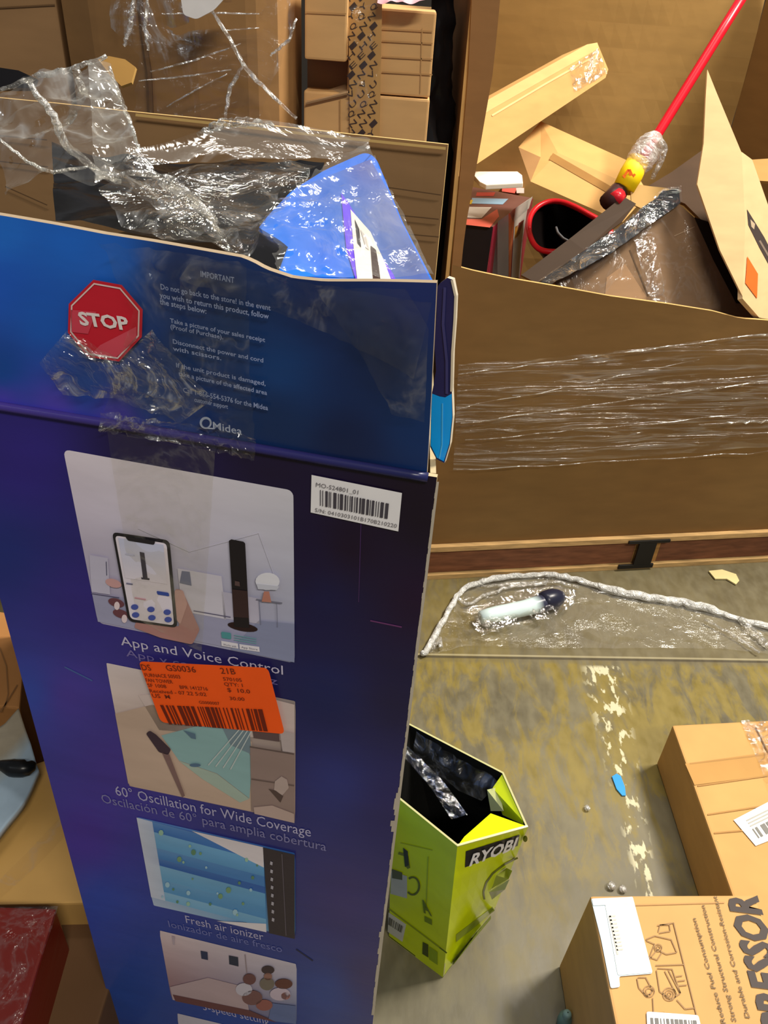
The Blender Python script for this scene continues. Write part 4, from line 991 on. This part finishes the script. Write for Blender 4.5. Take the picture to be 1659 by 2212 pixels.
# ================================================================== SECOND BULK BOX, top left, wrapped
b2 = thing('bulk_box', (-.45, 1.75, 0), 'big brown cardboard bin in stretch wrap behind the blue box, bulging rounded side', 'bulk bin')
prof = [(128, -60, 1.72), (135, 30, 1.70), (200, 60, 1.62), (310, 80, 1.56), (420, 80, 1.52), (540, 70, 1.50), (600, 60, 1.52), (636, 60, 1.60), (650, 60, 1.72)]
pts = [aty(x, y, Y) for x, y, Y in prof]; pts[0] = Vector((pts[1].x - .02, 1.9, 0))
ring = resample([Vector((p.x, p.y, 0)) for p in pts], 50)
def ringz(z, lean=0): return [Vector((p.x, p.y, z)) for p in ring]
P = [ringz(z) for z in [1.5 - 1.5 * k / 20 for k in range(21)]]
P = [[p + Vector((0, -.012 * noise.noise(Vector((p.x * 5, 0, p.z * 4))), 0)) for p in r] for r in P]
m = MB(); m.sheet(P, [[mixc((168, 128, 80), (146, 108, 66), .5 + .5 * noise.noise(p * 3)) for p in r] for r in P], .008, (0, -1, 0), rim, (150, 112, 66)); part(m.build('front_wall', M_KRAFT, b2, smooth=False), 'rounded cardboard wall')
q = Plane(aty(400, 80, 1.50), (0, -1, 0))
m = MB(); A3 = resample(pxl([(300, -40, 1.555), (308, 60, 1.555), (322, 160, 1.55), (325, 250, 1.55)], 1.55), 12); m.tube([p for p in A3], .006, (104, 76, 46), 6); part(m.build('wall_seam', M_KRAFT, b2), 'dark vertical seam')
film('stretch_wrap', pxl([(235, -40, 1.55), (240, 60, 1.55), (300, 120, 1.52), (290, 250, 1.52)], 1.5), pxl([(640, -40, 1.50), (635, 60, 1.50), (600, 150, 1.47), (560, 260, 1.48)], 1.48), M_FILM, b2, 50, 50, .010, 9, 81, (1, 1, 3))
for pts_, r_ in (([(290, -10), (282, 50), (268, 100)], .006), ([(320, -10), (312, 60), (320, 110)], .005), ([(455, 20), (500, 90), (525, 140), (570, 190), (640, 255)], .0055), ([(525, 140), (497, 190), (485, 262)], .0055), ([(325, 155), (420, 130), (520, 95)], .0022), ([(300, 175), (400, 165), (500, 150)], .002), ([(360, 230), (430, 190), (490, 160)], .002), ([(640, 40), (625, 85), (585, 120)], .004), ([(350, 30), (460, 28), (560, 30)], .002), ([(560, 60), (480, 66)], .0015)):
    rope('wrap_fold', pts_, 1.455, r_, b2, 18, M_ROPE)
m = MB(); lp = Plane(aty(430, 10, 1.44), (0, -1, .1))
m.slab([lp.at(*p) for p in roundpoly([(388, -20), (490, -20), (484, -2), (462, 22), (424, 42), (396, 32)], 8)], .003, lp.n, (226, 222, 216)); part(m.build('paper_label', M_PAPER, b2), 'white paper label under the wrap')
# third cardboard piece far top-left
o, *_ = carton_y(-160, -60, 128, 150, 1.74, .14, 0, ((150, 116, 78),) * 2, 'brown_carton', 'plain brown carton standing left of the stretch-wrapped bin')
m = MB(); pl = _[-1]; m.line(pl, [(-100, 22), (120, 10)], 3, (110, 82, 52), 8); m.build('flap_seam', M_KRAFT, o)
m = MB(); q = Plane(aty(30, 160, 1.2), (0, -1, .3)); m.slab([q.at(*p) for p in ((-160, 120), (0, 146), (40, 152), (70, 166), (60, 190), (-160, 190))], .02, q.n, (22, 20, 22))  # dark sheet laid in where the gap under the brown carton is dark
tag(m.build('dark_gap_strip', M_PLASTIC, None), 'flat black strip put in for the dark gap below the brown carton behind the torn film', 'strap')

# ================================================================== RYOBI-coloured lime carton on the floor
LM, LM2 = (206, 220, 10), (188, 200, 14)
lb = thing('lime_carton', (.16, .75, 0), 'open lime green tool carton with black inside standing on the floor beside the blue box', 'box')
H = .385
B1, B3 = onz(957, 2112, 0), onz(1071, 1958, 0)
C1, C2, C3, C4, C5 = onz(988, 1828, H), onz(1141, 1786, H - .004), onz(1088, 1668, H), onz(880, 1560, H), onz(850, 1716, H)
B5 = onz(840, 2024, 0); far = B5 - B1
C5 = C1 + (C5 - C1) * 1.02; C4x = C4
B4 = B3 + (B5 - B1)
m = MB(); wt_ = .003
def lpanel(name, pts, col, lab=None, extra=None):
    pts = [Vector(p) for p in pts]; cm = sum(pts, Vector()) / len(pts); n = (pts[1] - pts[0]).cross(pts[2] - pts[0]).normalized()
    inward = (Vector((.15, .77, .2)) - cm)
    if n.dot(inward) > 0: n = -n
    mm = MB()
    if len(pts) == 4:
        P = loft([pts[0], pts[1]], [pts[3], pts[2]], 9, 9); mm.sheet(P, [[col] * 9] * 9, wt_, n, (180, 176, 120), (24, 24, 22))
    else: mm.slab(pts, wt_, n, col, (180, 176, 120), (24, 24, 22))
    if extra: extra(mm, Surf(P))
    ob = mm.build(name, M_PRINT, lb)
    if lab: part(ob, lab)
    return ob
def end_print(mm, pl):
    mm.px(pl, [(1006, 1838), (1122, 1802), (1118, 1826), (1004, 1873)], (34, 32, 34), 2)
    mm.text(pl, (1011, 1866), (1108, 1829), 'RYOBI', (232, 230, 226), 19, 4, weight=.03)
    mm.ell(pl, 1134, 1811, 5, 7, (90, 96, 20), 2)
    mm.line(pl, [(1046, 1942), (1044, 1926), (1050, 1906), (1064, 1886), (1090, 1866), (1118, 1852)], 4, (96, 100, 30), 2)
    mm.px(pl, [(1062, 1918), (1098, 1898), (1106, 1880), (1094, 1874), (1072, 1890)], (176, 180, 90), 2)
    mm.px(pl, [(1056, 1926), (1080, 1906), (1100, 1898), (1090, 1920), (1062, 1942)], (198, 196, 160), 3)
    mm.px(pl, [(985, 2018), (1064, 1958), (1068, 1966), (985, 2034)], (150, 160, 60), 2); mm.px(pl, [(980, 2070), (1060, 1976), (1060, 1984), (978, 2084)], (160, 170, 80), 2)
E1 = lpanel('end_panel', [C1, C2, B3, B1], LM, 'end panel with black brand plate', end_print)
def side_print(mm, pl):
    mm.line(pl, [(862, 1842), (880, 1848), (884, 1875), (880, 1870)], 6, (110, 116, 20), 2); mm.px(pl, [(872, 1830), (882, 1838), (884, 1868), (876, 1872)], (60, 60, 30), 3)
    mm.px(pl, [(846, 1880), (880, 1892), (880, 1940), (844, 1930)], (170, 170, 150), 2); mm.px(pl, [(848, 1876), (870, 1884), (870, 1900), (848, 1896)], (90, 90, 50), 3)
    n = 16; cp = [(893 + 14 * math.cos(a), 1913 + 19 * math.sin(a)) for a in [-2.2 + 4.6 * k / n for k in range(n + 1)]]
    mm.line(pl, cp, 4, (96, 100, 20), 3)
    mm.text(pl, (918, 1968), (936, 1976), 'A', (96, 110, 10), 18, 3, weight=.03); mm.px(pl, [(918, 1978), (934, 1986), (934, 1998), (918, 1990)], (110, 126, 10), 2)
    mm.px(pl, [(840, 1970), (878, 1996), (870, 2034), (838, 2012)], (190, 186, 160), 2); mm.barcode(pl, [(842, 1980), (872, 2000), (868, 2014), (840, 1996)], (90, 88, 70), 6, 16, 4)
    mm.line(pl, [(840, 1962), (966, 2058)], 3, (130, 142, 10), 2); mm.px(pl, [(914, 2034), (926, 2040), (926, 2068), (913, 2060)], (60, 70, 10), 2); mm.px(pl, [(928, 2044), (946, 2056), (946, 2084), (928, 2072)], (130, 150, 10), 2)
    mm.line(pl, [(866, 1820), (935, 1836)], 2, (150, 160, 14), 2); mm.line(pl, [(926, 1850), (922, 1960)], 2, (160, 170, 20), 2)
E2 = lpanel('side_panel', [C5, C1, B1, B5], LM2, 'long side panel with tool drawing', side_print)
lpanel('end_fold', [C2, C3, B3], LM)
lpanel('side_panel', [C3, C4, B4, B3], LM2); lpanel('end_panel', [C4, C5, B5, B4], LM2)
mm = MB(); mm.slab([p + Vector((0, 0, .004)) for p in (B1, B3, B4, B5)], .003, (0, 0, 1), (24, 24, 22)).build('bottom_panel', M_PRINT, lb)
m = MB(); I1, I2 = onz(1000, 1810, H - .006), onz(1060, 1757, H - .02); m.slab([C1, C2, I2, I1 + (I2 - I1) * .05], .002, (0, 0, 1), (226, 240, 20), (190, 190, 110), (24, 24, 22)); part(m.build('end_flap', M_PRINT, lb), 'bright folded end flap')
m = MB(); m.slab([C2, C3, onz(1064, 1702, H - .02), onz(1086, 1760, H - .045)], .002, (0, -.3, 1), (226, 240, 20), (190, 190, 110), (24, 24, 22)); m.build('end_flap', M_PRINT, lb)
m = MB(); m.face([onz(1052, 1706, H - .02), onz(1076, 1700, H - .016), onz(1088, 1752, H - .03), onz(1060, 1752, H - .05)], (176, 180, 120)); part(m.build('flap_label', M_PAPER, lb), 'grey label on the inner flap')
film('torn_tape', [onz(*p) for p in ((860, 1620, .38), (930, 1700, .37), (975, 1770, .36))], [onz(*p) for p in ((880, 1610, .385), (960, 1690, .375), (1010, 1760, .37))], M_TAPE2, lb, 40, 10, .006, 40, 91)
film('torn_tape', [onz(*p) for p in ((900, 1580, .38), (960, 1620, .38), (1080, 1690, .38))], [onz(*p) for p in ((890, 1650, .34), (960, 1690, .34), (1040, 1730, .34))], M_TAPE, lb, 40, 14, .006, 30, 93)

# ================================================================== CARTONS bottom right
rc_ = thing('tan_carton', (.95, .8, 0), 'large flat tan carton with taped lid and slanted white label, lower right', 'box')
za = .13
bl0 = onz(1418, 1650, 0); tl0 = Vector((bl0.x, bl0.y, za)); br_ = onz(1505, 1925, 0); dirA = (br_ - bl0).normalized()
tr0 = onz(1659, 1556, za); dx_ = (tr0 - tl0).normalized(); W_, Dp = .62, .62
tA = [tl0, tl0 + dx_ * W_, tl0 + dx_ * W_ + dirA * Dp, tl0 + dirA * Dp]
bA = [Vector((p.x, p.y, 0)) for p in tA]
MB().hexa(tA, bA, (196, 152, 92)).build('body', M_KRAFT, rc_, bevel=.004)
TA = Plane((0, 0, za + .001), (0, 0, 1))
m = MB()
for y0, y1 in ((1650, 1630), (1698, 1676), (1760, 1740), (1800, 1790)): m.line(TA, [(1490 + (y0 - 1650) * .35, y0), (1659, y1)], 3, (168, 126, 72), 2)
m.grad(TA, [(1480, 1650), (1659, 1625), (1680, 1672), (1500, 1696)], [(182, 138, 78)] * 4, 1, 2)
m.line(TA, [(1632, 1572), (1670, 1650), (1720, 1800)], 3, (110, 78, 44), 2)
part(m.build('lid_creases', M_KRAFT, rc_), 'crease lines and lid seam')
film('packing_tape', [onz(x, y, za + .004) for x, y in ((1600, 1556), (1640, 1650), (1680, 1760))], [onz(x, y, za + .004) for x, y in ((1680, 1556), (1720, 1650), (1760, 1760))], M_TAPE2, rc_, 40, 16, .002, 30, 95)
m = MB(); m.px(TA, [(1584, 1772), (1680, 1722), (1730, 1790), (1632, 1828)], (236, 232, 222), 3)
m.barcode(TA, [(1624, 1792), (1690, 1760), (1704, 1780), (1638, 1812)], (120, 118, 112), 3, 14, 5)
for k in range(3): m.line(TA, [(1612 + 4 * k, 1774 + 6 * k), (1665 + 4 * k, 1748 + 6 * k)], 3, (170, 168, 160), 5)
part(m.build('shipping_label', M_PAPER, rc_), 'white barcode label')
cb = thing('compressor_carton', (.5, .55, 0), 'tan carton printed with engine drawing and large sideways black lettering, lowest right', 'box')
zb_ = .23
q0 = onz(1275, 1935, zb_); q1 = onz(1629, 1933, zb_); q3_ = onz(1330, 2212, zb_); q2 = onz(1659, 2013, zb_)
dL = (q3_ - q0).normalized(); dR = (q2 - q1).normalized(); 
tB = [q0, q1, q1 + dR * .36, q0 + dL * .36]; bB = [Vector((p.x, p.y, 0)) for p in tB]
bB = [p + Vector((-.006, 0, 0)) for p in bB]
MB().hexa(tB, bB, (198, 154, 96)).build('body', M_KRAFT, cb, bevel=.004)
TB = Plane((0, 0, zb_ + .001), (0, 0, 1))
m = MB()
m.text(TB, (1712, 2330), (1604, 1930), 'COMPRESSOR'[-7:], (58, 50, 48), 52, 2, weight=.06, up=(1660, 2345)) if False else None
UPp = (1500, 2240)
def bigt(a, b, t, h, w=.0, col=(64, 54, 50)): 
    m.text(TB, a, b, t, col, h, 2, weight=w, up=(a[0] - 100, a[1] + 26))
bigt((1748, 2305), (1632, 1934), 'MPRESSOR', 68, .04)
bigt((1620, 2200), (1548, 1936), 'Durable and Corrosion-Resistant', 9, .01, (110, 88, 60))
bigt((1591, 2208), (1522, 1956), 'Strong Structural Construction', 9, .01, (110, 88, 60))
bigt((1568, 2212), (1503, 1984), 'Reduce Fuel Consumption', 9, .01, (110, 88, 60))
dc = (150, 116, 74)
# engine drawing
def seg(pts, w=2.2): m.line(TB, pts, w, dc, 2)
seg([(1455, 1994), (1510, 2215)], 2.5); seg([(1420, 2000), (1455, 1994)]); seg([(1422, 2014), (1426, 1998), (1446, 1998), (1448, 2012), (1424, 2016)])
seg([(1395, 2030), (1415, 2022), (1450, 2030), (1462, 2058), (1440, 2062), (1420, 2052), (1400, 2076), (1414, 2040), (1396, 2032)])
seg([(1404, 2068), (1420, 2074), (1430, 2058)]); seg([(1416, 2086), (1476, 2084)]); seg([(1378, 2112), (1395, 2112), (1410, 2140), (1398, 2154), (1380, 2134), (1376, 2114)])
seg([(1420, 2092), (1452, 2094), (1470, 2146), (1450, 2160), (1425, 2142), (1418, 2096)]); seg([(1436, 2098), (1462, 2150)]); seg([(1444, 2096), (1470, 2146)])
n = 18
for r_ in (14, 9, 4): seg([(1446 + r_ * math.cos(6.283 * k / n), 2148 + r_ * math.sin(6.283 * k / n)) for k in range(n + 1)], 1.8)
for r_ in (12, 7): seg([(1402 + r_ * math.cos(6.283 * k / n), 2142 + r_ * math.sin(6.283 * k / n)) for k in range(n + 1)], 1.8)
for r_ in (8, 4): seg([(1422 + r_ * math.cos(6.283 * k / n), 2048 + r_ * math.sin(6.283 * k / n)) for k in range(n + 1)], 1.8)
seg([(1462, 2160), (1480, 2180), (1500, 2178)]); seg([(1410, 2156), (1412, 2190), (1436, 2188)]); seg([(1460, 2110), (1474, 2108)]); seg([(1464, 2120), (1480, 2118)]); seg([(1466, 2130), (1484, 2128)])
m.line(TB, [(1290, 1958), (1565, 1950)], 2.5, (176, 134, 80), 1)
part(m.build('lid_printing', M_PAPER, cb), 'black lettering and thin engine line drawing')
m = MB(); m.px(TB, roundpoly([(1276, 1942), (1366, 1938), (1409, 2104), (1337, 2110), (1339, 2133), (1319, 2136), (1298, 2030)], 5), (188, 206, 214), 3)
m.px(TB, roundpoly([(1305, 1946), (1366, 1938), (1409, 2102), (1334, 2108)], 4), (238, 234, 222), 5)
m.px(TB, [(1278, 1944), (1365, 1939), (1370, 1953), (1281, 1958)], (226, 226, 220), 6)
m.barcode(TB, [(1314, 1980), (1328, 1978), (1344, 2062), (1332, 2064)], (196, 194, 184), 8, 1.5, 7)
for k in range(10): m.line(TB, [(1315 + 1.8 * k, 1982 + 8 * k), (1329 + 1.8 * k, 1980 + 8 * k)], 3.5, (190, 188, 180), 7)
part(m.build('shipping_label', M_PAPER, cb), 'white shipping label on blue-grey tape')
m = MB(); m.px(TB, roundpoly([(1396, 2186), (1508, 2194), (1530, 2290), (1400, 2280)], 5), (234, 230, 222), 4); m.barcode(TB, [(1404, 2200), (1504, 2206), (1508, 2230), (1406, 2224)], (110, 108, 104), 12, 26, 6)
part(m.build('barcode_label', M_PAPER, cb), 'white barcode label')

# ================================================================== SMALL THINGS on the floor
bag = thing('clear_bag', (.45, 1.6, 0), 'large clear plastic bag spread flat on the floor with thick white rim', 'bag')
rimp = [(912, 1415), (925, 1400), (960, 1335), (985, 1290), (1010, 1268), (1060, 1252), (1130, 1243), (1200, 1242), (1260, 1256), (1330, 1278), (1400, 1290), (1480, 1302), (1560, 1325), (1620, 1345), (1659, 1352), (1720, 1362)]
rp = resample([onz(x, y, .012) for x, y in rimp], 80); rd = random.Random(2)
rp = [p + Vector((0, rd.uniform(-.003, .003), rd.uniform(-.003, .004))) for p in rp]
MB().tube(rp, [.007 + .003 * rd.random() + (.004 if 45 < k < 66 else 0) for k in range(80)], (236, 234, 224), 8).build('rim', film_mat('milky_bag_rim', .80, .2, 40, rough=.25, white=.8, lo=.3), bag, smooth=True)
P = loft([onz(x, y, .006) for x, y in rimp], [onz(x, y, .006) for x, y in ((920, 1418), (1000, 1395), (1150, 1400), (1350, 1400), (1550, 1400), (1659, 1412), (1720, 1420))], 70, 16)
P = wrinkle(P, .003, 14, 5); P = [[Vector((p.x, p.y, max(p.z, .003))) for p in r] for r in P]
MB().grid(P, [[WHT] * 70] * 16).build('sheet', film_mat('thin_bag_sheet', .012, .08, 10, white=.4, lo=.75), bag, smooth=True)
for pts_, r_ in (([(985, 1290), (1010, 1310), (1040, 1290), (1100, 1268), (1180, 1262)], .005), ([(1040, 1268), (1120, 1262), (1200, 1258), (1250, 1270)], .004), ([(930, 1405), (950, 1380), (952, 1400)], .006), ([(1600, 1340), (1630, 1370), (1659, 1398)], .010), ([(1520, 1340), (1580, 1370), (1640, 1410)], .003)):
    p_ = resample([onz(x, y, .012) for x, y in pts_], 24); MB().tube([p + Vector((0, rd.uniform(-.003, .003), rd.uniform(0, .004))) for p in p_], r_, WHT, 7).build('fold', M_ROPE, bag, smooth=True)
# blister pack
bp = thing('small_part_in_pouch', (.4, 1.62, .004), 'dark-ended silver tool part in a clear pouch lying on the floor inside the bag rim', 'pouch')
A_, B_ = onz(1055, 1335, .03), onz(1200, 1295, .03)
m = MB(); m.tube(resample([A_ - Vector((.02, 0, .0)), A_.lerp(B_, .5), B_], 10), [.018, .021, .022, .022, .022, .022, .023, .024, .024, .024], [(196, 214, 214)] * 7 + [(50, 52, 70)] * 3, 12); m.build('cylinder', M_PLASTIC, bp, smooth=True)
m = MB(); m.tube(resample([onz(1170, 1300, .032), onz(1215, 1288, .032)], 6), [.025, .028, .029, .028, .024, .016], (34, 36, 52), 14); part(m.build('end_cap', M_PLASTIC, bp, smooth=True), 'dark navy end cap')
film('pouch_film', [onz(x, y, .05) for x, y in ((1005, 1320), (1090, 1282), (1190, 1262), (1245, 1275))], [onz(x, y, .03) for x, y in ((1030, 1368), (1110, 1352), (1190, 1335), (1240, 1308))], M_BAG, bp, 50, 26, .006, 30, 97)
film('pouch_film', [onz(x, y, .03) for x, y in ((1008, 1310), (1026, 1340), (1040, 1372))], [onz(x, y, .04) for x, y in ((1060, 1300), (1070, 1330), (1080, 1362))], M_TAPE2, bp, 20, 16, .004, 40, 99)
# blue scrap
bs = MB(); q = [onz(x, y, .004) for x, y in ((1322, 1677), (1332, 1671), (1341, 1676), (1350, 1700), (1352, 1718), (1344, 1718), (1332, 1704))]
bs.slab(q, .003, (0, 0, 1), (60, 150, 216)); tag(bs.build('blue_scrap', M_PLASTIC, None), 'small bright blue plastic scrap on the floor', 'scrap')
ts = MB(); q = [onz(x, y, .006) for x, y in ((1531, 1233), (1560, 1230), (1590, 1240), (1597, 1254), (1590, 1262), (1570, 1250), (1545, 1250))]
ts.slab(q, .004, (0, 0, 1), (206, 190, 136)); tag(ts.build('torn_cardboard', M_KRAFT, None), 'pale torn cardboard scrap on the floor by the pallet', 'scrap')
for (x, y, r_, lb_) in ((1320, 1913, .009, 'clear plastic bit on the floor behind the carton with engine drawing, left of two'), (1345, 1920, .008, 'clear plastic bit on the floor behind the carton with engine drawing, right of two'), (1268, 1745, .007, 'tiny clear plastic crumb on the open floor left of the flaked white line')):
    c = onz(x, y, .006); m = MB(); P = []
    for j in range(9):
        P.append([c + Vector((math.sin(math.pi * j / 8) * math.cos(6.2832 * i / 12), math.sin(math.pi * j / 8) * math.sin(6.2832 * i / 12), math.cos(math.pi * j / 8) * .6)) * r_ * (1 + .3 * noise.noise(Vector((i % 12, j, x)))) for i in range(13)])
    m.grid(P, [[WHT] * 13] * 9); tag(m.build('clear_plastic_bit', M_ROPE, None, smooth=True), lb_, 'plastic bit', 'clear plastic bits on the floor' if r_ > .0075 else None)
# green-grey bottle neck at the bottom edge
gb = thing('teal_bottle', tuple(onz(1215, 2215, 0)), 'small teal plastic bottle on the floor at the lower edge beside the engine carton', 'bottle')
c = onz(1216, 2212, .0)
def lathe(mb, c, prof, col, n=16):
    P = [[Vector((c.x + r * math.cos(6.2832 * i / n), c.y + r * math.sin(6.2832 * i / n), c.z + z)) for i in range(n + 1)] for r, z in prof]
    return mb.grid(P, [[col] * (n + 1)] * len(P))
lathe(MB(), c, ((0.001, .001), (.011, .001), (.012, .010), (.011, .026), (.006, .031)), (96, 124, 116)).build('body', M_PLASTIC, gb, smooth=True)
lathe(MB(), c, ((.007, .030), (.007, .038), (.005, .041), (.001, .042)), (120, 150, 144)).build('cap', M_PLASTIC, gb, smooth=True)

# ================================================================== LEFT SIDE beyond the blue box
def fcarton(name, top_px, z, cols, label, mat=M_KRAFT, cat='box', z0=0):
    t = [onz(x, y, z) for x, y in top_px]
    for p in t: p.x = min(p.x, TL3.x - .012)
    b = [Vector((p.x, p.y, z0)) for p in t]
    cm = sum(t, Vector()) / 4; o = thing(name, (cm.x, cm.y, z0), label, cat)
    MB().hexa(t, b, cols[0], cols[1]).build('body', mat, o, bevel=.004); return o
o = fcarton('worn_carton', [(-260, 1500), (-200, 1290), (60, 1330), (42, 1530)], .30, ((164, 114, 64),) * 2, 'worn brown carton at the left, above the grey mailer', M_KRAFT)
q = Plane((0, 0, .301), (0, 0, 1)); m = MB(); m.line(q, [(0, 1400), (14, 1440), (18, 1500), (10, 1530)], 3, (130, 92, 54), 3); m.line(q, [(0, 1540), (20, 1510), (38, 1480)], 3, (120, 84, 48), 3); m.build('curved_creases', M_KRAFT, o)
ml = thing('grey_mailer', (-.72, .95, .28), 'grey padded mailer with black strap lying on the tan carton at the left', 'mailer')
A3 = [onz(x, y, .32) for x, y in ((-200, 1660), (-60, 1600), (10, 1560), (40, 1528))]; B3_ = [onz(x, y, .30) for x, y in ((-120, 1900), (-10, 1815), (50, 1740), (84, 1664))]
P = wrinkle(loft(A3, B3_, 40, 30), .008, 8, 4); m = MB(); m.sheet(P, [[mixc((160, 150, 130), (150, 170, 186), min(1, max(0, (j - 10) / 8)))] * 40 for j in range(30)], .012, (0, 0, 1), (150, 156, 160), (130, 140, 150)); m.build('pouch', M_FABRIC, ml, smooth=True)
m = MB(); m.tube(resample([onz(x, y, .33) for x, y in ((-80, 1640), (0, 1652), (30, 1660), (62, 1660), (72, 1648))], 20), [.006] * 10 + [.008, .01, .012, .014, .014, .014, .014, .012, .01, .006], (18, 20, 22), 10); part(m.build('strap', M_PLASTIC, ml, smooth=True), 'black strap end')
o = fcarton('taped_floor_carton', [(-240, 1960), (-40, 1690), (330, 1560), (420, 1960)], .26, ((190, 150, 86),) * 2, 'tan carton with shiny tape strip at the left, partly under the grey mailer', M_KRAFT_GLOSS)
film('packing_tape', [onz(x, y, .264) for x, y in ((-60, 1960), (60, 1840), (200, 1690))], [onz(x, y, .264) for x, y in ((-30, 1970), (90, 1860), (240, 1700))], M_TAPE, o, 30, 8, .001, 20, 101)
o = fcarton('red_carton', [(-200, 2400), (-160, 1954), (122, 1962), (30, 2260)], .31, ((118, 20, 8),) * 2, 'dark red carton in clear film at the lower left', M_PRINT)
film('clear_film', [onz(x, y, .315) for x, y in ((-60, 1960), (60, 1958), (126, 1958))], [onz(x, y, .315) for x, y in ((-120, 2260), (0, 2240), (40, 2230))], M_TAPE, o, 30, 30, .003, 18, 103)
o = fcarton('shaded_carton', [(60, 2260), (120, 1985), (330, 1960), (330, 2300)], .20, ((96, 68, 42),) * 2, 'brown carton coloured dark for the shade between the red carton and blue box', M_KRAFT)  # base brown darkened to carry the blue box's shade

for _o in bpy.data.objects:
    if '_org' in _o: del _o['_org']
